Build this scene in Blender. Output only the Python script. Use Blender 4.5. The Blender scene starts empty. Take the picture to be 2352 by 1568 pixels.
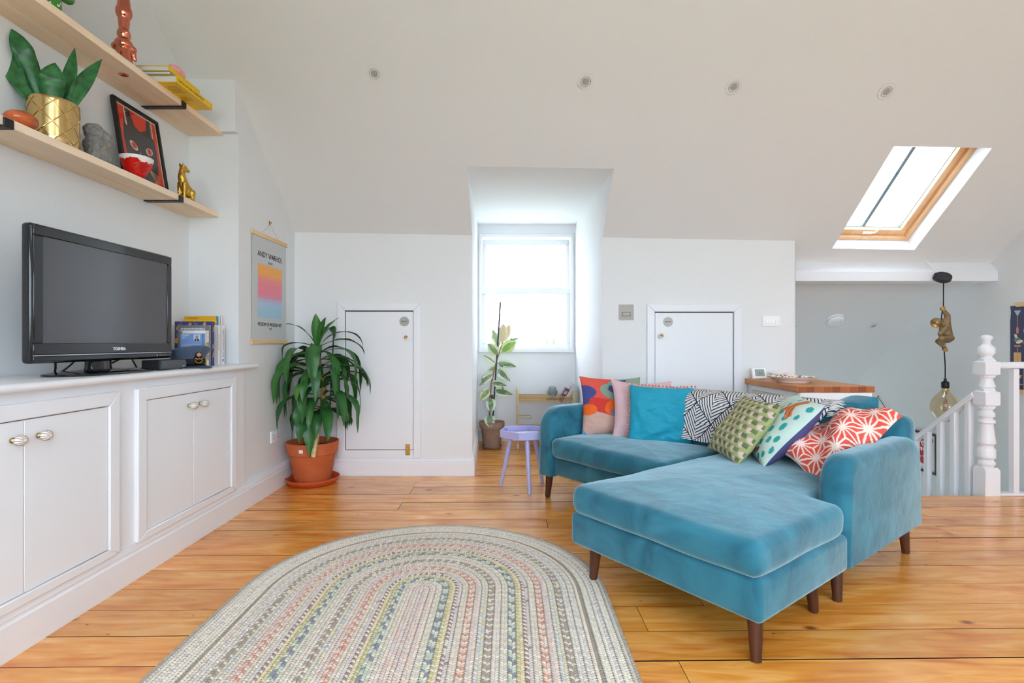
import bpy, bmesh, math, random
from mathutils import Vector, Matrix, Euler, noise
random.seed(11)
SC = bpy.context.scene
COL = SC.collection
R = math.radians

# ------------------------------------------------------------------ camera
F, CX, CY, EYE = 1200.0, 1170.0, 786.0, 1.07
cam_d = bpy.data.cameras.new('camera')
cam_d.sensor_width = 36.0
cam_d.lens = F / 2352 * 36.0
cam_d.shift_x = (1176 - CX) / 2352
cam_d.shift_y = (CY - 784) / 2352
cam_d.clip_start = 0.05
cam_d.clip_end = 500
cam = bpy.data.objects.new('camera', cam_d)
cam.location = (0, 0, EYE)
cam.rotation_euler = (R(90), 0, 0)
COL.objects.link(cam)
SC.camera = cam

# ------------------------------------------------------------------ sky: bright overcast
W = bpy.data.worlds.new('overcast_sky')
SC.world = W
W.use_nodes = True
bg = W.node_tree.nodes['Background']
bg.inputs[0].default_value = (0.80, 0.93, 1.08, 1)
bg.inputs[1].default_value = 3.2

# ------------------------------------------------------------------ exposure
SC.view_settings.view_transform = 'Standard'
SC.view_settings.look = 'None'
SC.view_settings.gamma = 1.0
SC.view_settings.use_curve_mapping = False
SC.view_settings.exposure = 1.53
SC.cycles.max_bounces = 9
SC.cycles.diffuse_bounces = 6
SC.cycles.glossy_bounces = 3
SC.cycles.transmission_bounces = 4
SC.cycles.transparent_max_bounces = 12
SC.cycles.caustics_reflective = False
SC.cycles.caustics_refractive = False
SC.cycles.sample_clamp_indirect = 8.0
SC.cycles.use_adaptive_sampling = True
SC.cycles.adaptive_threshold = 0.06

# ------------------------------------------------------------------ helpers
def at(px, py, Y):
    """the point that is Y metres into the room on the line through a picture point"""
    return Vector(((px - CX) / F * Y, Y, EYE + (CY - py) / F * Y))

def hexc(h, a=1.0):
    h = h.lstrip('#')
    c = [int(h[i:i + 2], 16) / 255 for i in (0, 2, 4)]
    return tuple([x / 12.92 if x <= 0.04045 else ((x + 0.055) / 1.055) ** 2.4 for x in c] + [a])

MATS = {}
def mat(name, color='#ffffff', rough=0.5, metal=0.0, spec=0.5, sheen=0.0, coat=0.0, bump=0.0, bscale=200.0,
        var=0.0, vscale=4.0, alpha=1.0, trans=0.0, ior=1.45, sheen_rough=0.4):
    if name in MATS:
        return MATS[name]
    m = bpy.data.materials.new(name)
    m.use_nodes = True
    nt = m.node_tree
    b = nt.nodes['Principled BSDF']
    c = hexc(color) if isinstance(color, str) else color
    b.inputs['Base Color'].default_value = c
    b.inputs['Roughness'].default_value = rough
    b.inputs['Metallic'].default_value = metal
    b.inputs['Specular IOR Level'].default_value = spec
    b.inputs['Sheen Weight'].default_value = sheen
    b.inputs['Sheen Roughness'].default_value = sheen_rough
    b.inputs['Coat Weight'].default_value = coat
    b.inputs['Alpha'].default_value = alpha
    b.inputs['Transmission Weight'].default_value = trans
    b.inputs['IOR'].default_value = ior
    tc = nt.nodes.new('ShaderNodeTexCoord')
    if var:
        n = nt.nodes.new('ShaderNodeTexNoise')
        n.inputs['Scale'].default_value = vscale
        n.inputs['Detail'].default_value = 4
        nt.links.new(tc.outputs['Object'], n.inputs['Vector'])
        h = nt.nodes.new('ShaderNodeHueSaturation')
        h.inputs['Color'].default_value = c
        mr = nt.nodes.new('ShaderNodeMapRange')
        mr.inputs['From Min'].default_value = 0.3
        mr.inputs['From Max'].default_value = 0.7
        mr.inputs['To Min'].default_value = 1 - var
        mr.inputs['To Max'].default_value = 1 + var
        nt.links.new(n.outputs['Fac'], mr.inputs['Value'])
        nt.links.new(mr.outputs['Result'], h.inputs['Value'])
        nt.links.new(h.outputs['Color'], b.inputs['Base Color'])
    if bump:
        n2 = nt.nodes.new('ShaderNodeTexNoise')
        n2.inputs['Scale'].default_value = bscale
        n2.inputs['Detail'].default_value = 3
        nt.links.new(tc.outputs['Object'], n2.inputs['Vector'])
        bp = nt.nodes.new('ShaderNodeBump')
        bp.inputs['Strength'].default_value = bump
        bp.inputs['Distance'].default_value = 0.004
        nt.links.new(n2.outputs['Fac'], bp.inputs['Height'])
        nt.links.new(bp.outputs['Normal'], b.inputs['Normal'])
    MATS[name] = m
    return m

def vmat(name, rough=0.8, sheen=0.0, bump=0.0, bscale=400, spec=0.3):
    """a printed or dyed surface: colour from the mesh's Col attribute"""
    m = mat(name, '#ffffff', rough, sheen=sheen, bump=bump, bscale=bscale, spec=spec)
    nt = m.node_tree
    if not any(n.type == 'ATTRIBUTE' for n in nt.nodes):
        a = nt.nodes.new('ShaderNodeAttribute')
        a.attribute_name = 'Col'
        nt.links.new(a.outputs['Color'], nt.nodes['Principled BSDF'].inputs['Base Color'])
    return m

class MB:
    """collects shapes; build() links them as one mesh object"""
    def __init__(s):
        s.v, s.f, s.m, s.c = [], [], [], []
    def add(s, vs, fs, mi=0, col=None):
        o = len(s.v)
        s.v += [tuple(v) for v in vs]
        for f in fs:
            s.f.append(tuple(i + o for i in f)); s.m.append(mi); s.c.append(col)
        return s
    def box(s, c, d, rot=None, mi=0):
        hx, hy, hz = d[0] / 2, d[1] / 2, d[2] / 2
        vs = [Vector((x, y, z)) for z in (-hz, hz) for y in (-hy, hy) for x in (-hx, hx)]
        if rot is not None:
            vs = [rot @ v for v in vs]
        c = Vector(c)
        return s.add([v + c for v in vs], [(0, 2, 3, 1), (4, 5, 7, 6), (0, 1, 5, 4), (2, 6, 7, 3), (0, 4, 6, 2), (1, 3, 7, 5)], mi)
    def span(s, a, b, mi=0):
        return s.box([(a[i] + b[i]) / 2 for i in range(3)], [abs(b[i] - a[i]) for i in range(3)], None, mi)
    def quad(s, a, b, c, d, mi=0, col=None):
        return s.add([a, b, c, d], [(0, 1, 2, 3)], mi, col)
    def lathe(s, prof, n=24, c=(0, 0, 0), rot=None, caps=True, mi=0):
        c = Vector(c)
        vs = []
        for r, z in prof:
            for i in range(n):
                a = 2 * math.pi * i / n
                v = Vector((r * math.cos(a), r * math.sin(a), z))
                vs.append((rot @ v if rot is not None else v) + c)
        fs = [(k * n + i, k * n + (i + 1) % n, (k + 1) * n + (i + 1) % n, (k + 1) * n + i) for k in range(len(prof) - 1) for i in range(n)]
        if caps:
            if prof[0][0] > 1e-5: fs.append(tuple(reversed(range(n))))
            if prof[-1][0] > 1e-5: fs.append(tuple((len(prof) - 1) * n + i for i in range(n)))
        return s.add(vs, fs, mi)
    def tube(s, pts, r, n=8, closed=False, mi=0, caps=True):
        pts = [Vector(p) for p in pts]
        m = len(pts)
        rs = r if isinstance(r, (list, tuple)) else [r] * m
        up = None
        vs = []
        for i, p in enumerate(pts):
            if closed: t = pts[(i + 1) % m] - pts[i - 1]
            else: t = pts[min(i + 1, m - 1)] - pts[max(i - 1, 0)]
            if t.length < 1e-9: t = Vector((0, 0, 1))
            t.normalize()
            if up is None:
                up = Vector((0, 0, 1)) if abs(t.z) < 0.9 else Vector((1, 0, 0))
            sd = t.cross(up)
            if sd.length < 1e-6: sd = t.orthogonal()
            sd.normalize(); up = sd.cross(t).normalized()
            for k in range(n):
                a = 2 * math.pi * k / n
                vs.append(p + (sd * math.cos(a) + up * math.sin(a)) * rs[i])
        fs = []
        for i in range(m if closed else m - 1):
            j = (i + 1) % m
            for k in range(n):
                fs.append((i * n + k, i * n + (k + 1) % n, j * n + (k + 1) % n, j * n + k))
        if caps and not closed:
            fs.append(tuple(reversed(range(n)))); fs.append(tuple((m - 1) * n + k for k in range(n)))
        return s.add(vs, fs, mi)
    def prism(s, poly, fn, d, mi=0):
        """poly: 2D outline; fn maps (a,b,h) to a point; h runs over d=(h0,h1)"""
        n = len(poly)
        vs = [fn(a, b, d[0]) for a, b in poly] + [fn(a, b, d[1]) for a, b in poly]
        fs = [tuple(reversed(range(n))), tuple(range(n, 2 * n))] + [(i, (i + 1) % n, n + (i + 1) % n, n + i) for i in range(n)]
        return s.add(vs, fs, mi)
    def ball(s, c, r, rot=None, nu=16, nv=10, mi=0):
        c = Vector(c)
        rx, ry, rz = (r, r, r) if not isinstance(r, (tuple, list)) else r
        vs = [Vector((0, 0, -rz))]
        for j in range(1, nv):
            ph = -math.pi / 2 + math.pi * j / nv
            for i in range(nu):
                th = 2 * math.pi * i / nu
                vs.append(Vector((rx * math.cos(ph) * math.cos(th), ry * math.cos(ph) * math.sin(th), rz * math.sin(ph))))
        vs.append(Vector((0, 0, rz)))
        L = len(vs) - 1
        fs = [(0, 1 + (i + 1) % nu, 1 + i) for i in range(nu)]
        for j in range(nv - 2):
            for i in range(nu):
                a = 1 + j * nu
                fs.append((a + i, a + (i + 1) % nu, a + nu + (i + 1) % nu, a + nu + i))
        a = 1 + (nv - 2) * nu
        fs += [(a + i, a + (i + 1) % nu, L) for i in range(nu)]
        if rot is not None: vs = [rot @ v for v in vs]
        return s.add([v + c for v in vs], fs, mi)
    def build(s, name, m, parent=None, loc=None, rot=None, smooth=40, bevel=0.0, seg=2, sub=0, weld=False, recalc=True):
        me = bpy.data.meshes.new(name)
        me.from_pydata(s.v, [], s.f)
        for x in (m if isinstance(m, (list, tuple)) else [m]):
            me.materials.append(x)
        if isinstance(m, (list, tuple)):
            for p, i in zip(me.polygons, s.m): p.material_index = i
        if any(c is not None for c in s.c):
            ca = me.color_attributes.new('Col', 'FLOAT_COLOR', 'CORNER')
            for p, c in zip(me.polygons, s.c):
                for li in p.loop_indices: ca.data[li].color = c or (1, 1, 1, 1)
        if weld or recalc:
            bm = bmesh.new(); bm.from_mesh(me)
            if weld: bmesh.ops.remove_doubles(bm, verts=bm.verts, dist=1e-5)
            if recalc: bmesh.ops.recalc_face_normals(bm, faces=bm.faces)
            bm.to_mesh(me); bm.free()
        if smooth:
            for p in me.polygons: p.use_smooth = True
            me.set_sharp_from_angle(angle=R(smooth))
        o = bpy.data.objects.new(name, me)
        COL.objects.link(o)
        if parent is not None: o.parent = parent
        if loc is not None: o.location = loc
        if rot is not None:
            o.rotation_euler = rot
        if bevel:
            md = o.modifiers.new('bevel', 'BEVEL'); md.width = bevel; md.segments = seg; md.limit_method = 'ANGLE'; md.angle_limit = R(35)
            md.harden_normals = False
        if sub:
            md = o.modifiers.new('sub', 'SUBSURF'); md.levels = sub; md.render_levels = sub
        return o

def tag(o, label=None, cat=None, group=None, kind=None):
    if label: o['label'] = label
    if cat: o['category'] = cat
    if group: o['group'] = group
    if kind: o['kind'] = kind
    return o

def thing(name, label, cat, loc=(0, 0, 0), rot=(0, 0, 0), group=None, kind=None):
    o = bpy.data.objects.new(name, None)
    COL.objects.link(o)
    o.location, o.rotation_euler = loc, rot
    o.empty_display_size = 0.05
    return tag(o, label, cat, group, kind)

def struct(o):
    o['kind'] = 'structure'
    return o

def copy_tree(o, parent=None):
    c = o.copy(); COL.objects.link(c)
    if parent is not None: c.parent = parent
    for ch in list(o.children): copy_tree(ch, c)
    return c

def lettering(s, size, m, parent, mtx, align='CENTER', name='lettering', depth=0.0004, squeeze=1.0, bold=0.0):
    cu = bpy.data.curves.new('t', 'FONT')
    cu.body = s; cu.size = size; cu.align_x = align; cu.align_y = 'CENTER'; cu.extrude = depth; cu.resolution_u = 3
    cu.offset = bold
    to = bpy.data.objects.new('t', cu); COL.objects.link(to)
    dg = bpy.context.evaluated_depsgraph_get()
    me = bpy.data.meshes.new_from_object(to.evaluated_get(dg))
    bpy.data.objects.remove(to); bpy.data.curves.remove(cu)
    for v in me.vertices: v.co.x *= squeeze
    me.transform(mtx)
    me.materials.clear(); me.materials.append(m)
    o = bpy.data.objects.new(name, me); COL.objects.link(o); o.parent = parent
    return o

def frame3(o, ex, ey, ez=None):
    ex, ey = Vector(ex).normalized(), Vector(ey).normalized()
    ez = Vector(ez) if ez is not None else ex.cross(ey)
    m = Matrix.Identity(4)
    for i in range(3):
        m[i][0], m[i][1], m[i][2], m[i][3] = ex[i], ey[i], ez[i], o[i]
    return m

def rbox(a, b, r, n=3):
    """rounded box as an MB: a cube grid pushed out to rounded edges"""
    mb = MB()
    a, b = Vector(a), Vector(b)
    c, h = (a + b) / 2, (b - a) / 2
    r = min(r, *h)
    ks = [-1] * 1
    def axis(hh):
        inner = hh - r
        t = [-hh + r * (1 - math.cos(math.pi / 2 * i / n)) * 0 for i in range(0)]
        pts = []
        for i in range(n + 1):
            an = math.pi / 2 * i / n
            pts.append((-1, an))
        return inner
    inn = [h[i] - r for i in range(3)]
    # build with a subdivided sphere split into octants
    seg = n
    rows = []
    lat = []
    for j in range(2 * seg + 2):
        if j <= seg: ph = -math.pi / 2 + math.pi / 2 * j / seg; sz = -1
        else: ph = math.pi / 2 * (j - seg - 1) / seg; sz = 1
        lat.append((ph, sz))
    lon = []
    for q in range(4):
        for i in range(seg + 1):
            lon.append((q * math.pi / 2 + math.pi / 2 * i / seg, q))
    sgn = [(1, 1), (-1, 1), (-1, -1), (1, -1)]
    N = len(lon)
    vs = []
    for ph, sz in lat:
        for th, q in lon:
            sx, sy = sgn[q]
            vs.append(c + Vector((sx * inn[0] + r * math.cos(ph) * math.cos(th), sy * inn[1] + r * math.cos(ph) * math.sin(th), sz * inn[2] + r * math.sin(ph))))
    fs = [(k * N + i, k * N + (i + 1) % N, (k + 1) * N + (i + 1) % N, (k + 1) * N + i) for k in range(len(lat) - 1) for i in range(N)]
    fs.append(tuple(reversed(range(N))))
    fs.append(tuple((len(lat) - 1) * N + i for i in range(N)))
    mb.add(vs, fs)
    return mb

def puffy(outline, z0, z1, r, crown=0.02, n=5, wob=0.0, seed=0, rings=6):
    """an upholstered cushion: outline (closed, dense, star shaped) with rolled edges and a crowned top"""
    mb = MB()
    m = len(outline)
    cx = sum(p[0] for p in outline) / m; cy = sum(p[1] for p in outline) / m
    nrm = []
    for i in range(m):
        a, b = Vector(outline[i - 1]), Vector(outline[(i + 1) % m])
        t = (b - a).normalized()
        nrm.append(Vector((t.y, -t.x)))
    vs = []
    def ring(ins, z, sc=1.0):
        for i in range(m):
            p = Vector(outline[i]) - nrm[i] * ins
            x, y = cx + (p.x - cx) * sc, cy + (p.y - cy) * sc
            zz = z
            if wob:
                q = Vector((x * 6 + seed, y * 6, z * 6))
                k = noise.noise(q) * wob
                x += nrm[i].x * k; y += nrm[i].y * k; zz += noise.noise(q * 0.7 + Vector((7, 3, 1))) * wob
            vs.append((x, y, zz))
    count = 0
    for i in range(n + 1):
        a = math.pi / 2 * i / n
        ring(r * (1 - math.sin(a)), z0 + r * (1 - math.cos(a))); count += 1
    for i in range(n + 1):
        a = math.pi / 2 * i / n
        ring(r * (1 - math.cos(a)), z1 - r + r * math.sin(a)); count += 1
    for i in range(1, rings):
        sc = 1 - i / rings
        ring(r, z1 + crown * (1 - sc * sc), sc); count += 1
    fs = [(k * m + i, k * m + (i + 1) % m, (k + 1) * m + (i + 1) % m, (k + 1) * m + i) for k in range(count - 1) for i in range(m)]
    vs.append((cx, cy, z1 + crown)); vs.append((cx, cy, z0))
    t, b = len(vs) - 2, len(vs) - 1
    fs += [((count - 1) * m + i, (count - 1) * m + (i + 1) % m, t) for i in range(m)]
    fs += [((i + 1) % m, i, b) for i in range(m)]
    mb.add(vs, fs)
    return mb

def dense(poly, step=0.03, rad=0.04, n=4):
    """round the corners of a polygon and resample its sides"""
    out = []
    m = len(poly)
    for i in range(m):
        p0, p, p1 = Vector(poly[i - 1]), Vector(poly[i]), Vector(poly[(i + 1) % m])
        d0, d1 = (p0 - p), (p1 - p)
        rr = min(rad, d0.length * 0.45, d1.length * 0.45)
        a, b = p + d0.normalized() * rr, p + d1.normalized() * rr
        for k in range(n + 1):
            t = k / n
            out.append((a * (1 - t) ** 2 + p * 2 * t * (1 - t) + b * t * t))
        q = p1 + (p - p1).normalized() * min(rad, d1.length * 0.45)
        L = (q - b).length
        ns = int(L / step)
        for k in range(1, ns):
            out.append(b.lerp(q, k / ns))
    return [(p.x, p.y) for p in out]

def blob(name, shapes, voxel, m, parent=None, loc=None, rot=None, smooth=2, sm_fac=0.5, rugged=0.0, rsize=0.02):
    """one continuous body grown together from balls and tapered limbs"""
    mb = MB()
    for s in shapes:
        if s[0] == 'e':
            mb.ball(s[1], s[2], s[3] if len(s) > 3 else None, 18, 12)
        else:
            a, b, r0, r1 = Vector(s[1]), Vector(s[2]), s[3], s[4]
            k = 7
            mb.tube([a.lerp(b, i / k) for i in range(k + 1)], [r0 + (r1 - r0) * i / k for i in range(k + 1)], 12)
            mb.ball(a, r0, None, 12, 8); mb.ball(b, r1, None, 12, 8)
    o = mb.build(name, m, parent, loc, rot, smooth=0)
    md = o.modifiers.new('grow', 'REMESH'); md.mode = 'VOXEL'; md.voxel_size = voxel; md.use_smooth_shade = True
    md = o.modifiers.new('soften', 'SMOOTH'); md.factor = sm_fac; md.iterations = smooth
    if rugged:
        tx = bpy.data.textures.new(name + '_relief', 'CLOUDS'); tx.noise_scale = rsize; tx.noise_depth = 3
        md = o.modifiers.new('relief', 'DISPLACE'); md.texture = tx; md.strength = rugged; md.mid_level = 0.5; md.texture_coords = 'LOCAL'
    return o

def leaf(mb, pts, width, side=None, fold=0.25, cols=None, wave=0.0, seed=0.0, prof=None, mi=0):
    """a leaf blade along pts: midrib plus two halves, waved at the margins"""
    n = len(pts)
    pts = [Vector(p) for p in pts]
    vs, fs, cc = [], [], []
    for i, p in enumerate(pts):
        t = (pts[min(i + 1, n - 1)] - pts[max(i - 1, 0)]).normalized()
        s = side if side is not None else Vector((0, 0, 1)).cross(t)
        if s.length < 1e-4: s = Vector((1, 0, 0))
        s = (s - t * s.dot(t)).normalized()
        nn = t.cross(s).normalized()
        if nn.z < 0: nn = -nn
        k = i / (n - 1)
        w = width * (prof(k) if prof else (math.sin(math.pi * min(1, k ** 0.75 * 0.97 + 0.03)) ** 0.75)) / 2
        for j in (-2, -1, 0, 1, 2):
            f = abs(j) / 2
            h = fold * w * f + wave * w * f * math.sin(k * 17 + seed + (2.0 if j > 0 else 0))
            vs.append(p + s * w * j / 2 + nn * h)
    for i in range(n - 1):
        for j in range(4):
            fs.append((i * 5 + j, i * 5 + j + 1, (i + 1) * 5 + j + 1, (i + 1) * 5 + j))
            if cols: cc.append(cols(i / (n - 1), (j + 0.5) / 4))
    o = len(mb.v)
    mb.v += [tuple(v) for v in vs]
    for q, f in enumerate(fs):
        mb.f.append(tuple(i + o for i in f)); mb.m.append(mi); mb.c.append(cc[q] if cols else None)
    return mb

def bez(p0, p1, p2, n=10):
    p0, p1, p2 = Vector(p0), Vector(p1), Vector(p2)
    return [p0 * (1 - t) ** 2 + p1 * 2 * t * (1 - t) + p2 * t * t for t in [i / n for i in range(n + 1)]]

def flat_print(name, shapes, mats, fn, parent, lift=0.0004):
    """flat printed shapes, each a thin layer over the one before"""
    mb = MB()
    for k, (poly, mi) in enumerate(shapes):
        n = len(poly)
        h = lift * (k + 1)
        mb.add([fn(a, b, h) for a, b in poly], [tuple(range(n))], mi)
    return mb.build(name, mats, parent, smooth=0, recalc=False)

def ell(cx, cy, rx, ry, n=24, rot=0.0):
    out = []
    for i in range(n):
        a = 2 * math.pi * i / n
        x, y = rx * math.cos(a), ry * math.sin(a)
        out.append((cx + x * math.cos(rot) - y * math.sin(rot), cy + x * math.sin(rot) + y * math.cos(rot)))
    return out

def dashes(width, h, m, parent, mtx, seed=1):
    """a line of print too small to read: short word-length strokes"""
    g = random.Random(seed); mb = MB(); x = -width / 2
    while x < width / 2:
        w_ = min(g.uniform(1.2, 4.0) * h, width / 2 - x)
        mb.add([mtx @ Vector(p) for p in ((x, -h / 3, 0), (x + w_, -h / 3, 0), (x + w_, h / 3, 0), (x, h / 3, 0))], [(0, 1, 2, 3)])
        x += w_ + h * 0.5
    return mb.build('printed_line', m, parent, smooth=0, recalc=False)

def rect(x0, y0, x1, y1):
    return [(x0, y0), (x1, y0), (x1, y1), (x0, y1)]

# ------------------------------------------------------------------ common materials
white_wall = mat('white_emulsion', '#e5e6e6', 0.85, spec=0.2)
white_gloss = mat('white_satin_paint', '#e9eaed', 0.32, spec=0.45)
ceil_white = mat('ceiling_emulsion', '#e6e5e4', 0.9, spec=0.15)
black_metal = mat('black_metal', '#1d1c1e', 0.45, spec=0.5)
gold = mat('brass_gold', '#c9a45c', 0.25, metal=1.0)
pale_gold = mat('pale_gold_paint', '#d9bb7e', 0.35, metal=0.75)
def clear_glass(name, tint=(1, 1, 1, 1), refl=0.06, rough=0.02):
    """thin pane: lets light through and mirrors a little"""
    m = bpy.data.materials.new(name); m.use_nodes = True
    nt = m.node_tree; nt.nodes.clear()
    out = nt.nodes.new('ShaderNodeOutputMaterial'); mx = nt.nodes.new('ShaderNodeMixShader')
    t = nt.nodes.new('ShaderNodeBsdfTransparent'); g = nt.nodes.new('ShaderNodeBsdfGlossy')
    t.inputs[0].default_value = tint; g.inputs['Roughness'].default_value = rough
    mx.inputs[0].default_value = refl
    nt.links.new(t.outputs[0], mx.inputs[1]); nt.links.new(g.outputs[0], mx.inputs[2]); nt.links.new(mx.outputs[0], out.inputs[0])
    return m
glass = clear_glass('window_glass')
dormer_lightened = mat('lightened_white_emulsion', '#eaebed', 0.8, spec=0.25)  # wall white made lighter, the dormer's stronger daylight put into its colour
plastic_white = mat('white_plastic', '#f2f2f4', 0.35)
ink = mat('black_ink', '#2b2a2e', 0.8, spec=0.2)
# ================================================================== THE ROOM
XL, XA, XR = -1.73, -2.05, 4.02          # left wall, alcove back, right wall
YK, YE = 4.21, 3.338                     # knee wall, alcove end
YW = 5.50                                # dormer window wall
ZF = 3.03                                # flat ceiling
CA, CB, CC = 5.460, -0.0174, -0.839      # sloped ceiling z = CA + CB x + CC y
def zc(x, y): return CA + CB * x + CC * y
def yflat(x): return (CA + CB * x - ZF) / -CC
YB = -2.3                                # wall behind the camera

# ---- wood for the floor
def floor_wood():
    m = bpy.data.materials.new('varnished_pine_floor'); m.use_nodes = True
    nt = m.node_tree; N = nt.nodes; L = nt.links
    b = N['Principled BSDF']
    tc = N.new('ShaderNodeTexCoord'); oi = N.new('ShaderNodeObjectInfo')
    off = N.new('ShaderNodeVectorMath'); off.operation = 'MULTIPLY_ADD'
    L.new(oi.outputs['Random'], off.inputs[0]); off.inputs[1].default_value = (37, 53, 0)
    L.new(tc.outputs['Object'], off.inputs[2])
    mp = N.new('ShaderNodeMapping'); mp.inputs['Scale'].default_value = (1.3, 9, 1)
    L.new(off.outputs[0], mp.inputs['Vector'])
    n1 = N.new('ShaderNodeTexNoise'); n1.inputs['Scale'].default_value = 2.2; n1.inputs['Detail'].default_value = 7; n1.inputs['Distortion'].default_value = 0.9
    L.new(mp.outputs[0], n1.inputs['Vector'])
    cr = N.new('ShaderNodeValToRGB')
    cr.color_ramp.elements[0].position = 0.26; cr.color_ramp.elements[0].color = hexc('#cc721e')
    cr.color_ramp.elements[1].position = 0.78; cr.color_ramp.elements[1].color = hexc('#f7bd70')
    e = cr.color_ramp.elements.new(0.52); e.color = hexc('#e89d43')
    L.new(n1.outputs['Fac'], cr.inputs['Fac'])
    # broad blotches of stain
    n2 = N.new('ShaderNodeTexNoise'); n2.inputs['Scale'].default_value = 2.6; n2.inputs['Detail'].default_value = 3
    mp2 = N.new('ShaderNodeMapping'); mp2.inputs['Scale'].default_value = (1.0, 2.4, 1); L.new(off.outputs[0], mp2.inputs['Vector']); L.new(mp2.outputs[0], n2.inputs['Vector'])
    r2 = N.new('ShaderNodeMapRange'); r2.inputs['From Min'].default_value = 0.54; r2.inputs['From Max'].default_value = 0.82
    L.new(n2.outputs['Fac'], r2.inputs['Value'])
    mx = N.new('ShaderNodeMix'); mx.data_type = 'RGBA'; mx.blend_type = 'MULTIPLY'
    L.new(r2.outputs['Result'], mx.inputs['Factor']); L.new(cr.outputs['Color'], mx.inputs['A']); mx.inputs['B'].default_value = hexc('#dd8f48')
    # knots
    v = N.new('ShaderNodeTexVoronoi'); v.inputs['Scale'].default_value = 2.9
    mp3 = N.new('ShaderNodeMapping'); mp3.inputs['Scale'].default_value = (1.0, 1.8, 1); L.new(off.outputs[0], mp3.inputs['Vector']); L.new(mp3.outputs[0], v.inputs['Vector'])
    rk = N.new('ShaderNodeMapRange'); rk.inputs['From Min'].default_value = 0.04; rk.inputs['From Max'].default_value = 0.11; rk.inputs['To Min'].default_value = 0.95; rk.inputs['To Max'].default_value = 0
    L.new(v.outputs['Distance'], rk.inputs['Value'])
    mk = N.new('ShaderNodeMix'); mk.data_type = 'RGBA'
    L.new(rk.outputs['Result'], mk.inputs['Factor']); L.new(mx.outputs['Result'], mk.inputs['A']); mk.inputs['B'].default_value = hexc('#7a3a10')
    # dark scuffs and nail marks
    n3 = N.new('ShaderNodeTexNoise'); n3.inputs['Scale'].default_value = 9; n3.inputs['Detail'].default_value = 8; n3.inputs['Roughness'].default_value = 0.7
    mp4 = N.new('ShaderNodeMapping'); mp4.inputs['Scale'].default_value = (1.0, 3.0, 1); L.new(off.outputs[0], mp4.inputs['Vector']); L.new(mp4.outputs[0], n3.inputs['Vector'])
    rs = N.new('ShaderNodeMapRange'); rs.inputs['From Min'].default_value = 0.665; rs.inputs['From Max'].default_value = 0.72; rs.inputs['To Max'].default_value = 0.75
    L.new(n3.outputs['Fac'], rs.inputs['Value'])
    ms = N.new('ShaderNodeMix'); ms.data_type = 'RGBA'
    L.new(rs.outputs['Result'], ms.inputs['Factor']); L.new(mk.outputs['Result'], ms.inputs['A']); ms.inputs['B'].default_value = hexc('#5b3416')
    v2 = N.new('ShaderNodeTexVoronoi'); v2.inputs['Scale'].default_value = 7.5
    mp5 = N.new('ShaderNodeMapping'); mp5.inputs['Scale'].default_value = (0.8, 1.4, 1); L.new(off.outputs[0], mp5.inputs['Vector']); L.new(mp5.outputs[0], v2.inputs['Vector'])
    r5 = N.new('ShaderNodeMapRange'); r5.inputs['From Min'].default_value = 0.025; r5.inputs['From Max'].default_value = 0.05; r5.inputs['To Min'].default_value = 0.8; r5.inputs['To Max'].default_value = 0
    L.new(v2.outputs['Distance'], r5.inputs['Value'])
    m5 = N.new('ShaderNodeMix'); m5.data_type = 'RGBA'
    L.new(r5.outputs['Result'], m5.inputs['Factor']); L.new(ms.outputs['Result'], m5.inputs['A']); m5.inputs['B'].default_value = hexc('#4a2810')
    hs = N.new('ShaderNodeHueSaturation'); L.new(m5.outputs['Result'], hs.inputs['Color'])
    rv = N.new('ShaderNodeMapRange'); rv.inputs['To Min'].default_value = 0.90; rv.inputs['To Max'].default_value = 1.13
    L.new(oi.outputs['Random'], rv.inputs['Value']); L.new(rv.outputs['Result'], hs.inputs['Value'])
    L.new(hs.outputs['Color'], b.inputs['Base Color'])
    b.inputs['Roughness'].default_value = 0.26; b.inputs['Coat Weight'].default_value = 0.5; b.inputs['Coat Roughness'].default_value = 0.2
    b.inputs['Specular IOR Level'].default_value = 0.5
    bp = N.new('ShaderNodeBump'); bp.inputs['Strength'].default_value = 0.12; bp.inputs['Distance'].default_value = 0.004
    L.new(n1.outputs['Fac'], bp.inputs['Height']); L.new(bp.outputs['Normal'], b.inputs['Normal'])
    return m
pine_floor = floor_wood()

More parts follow.
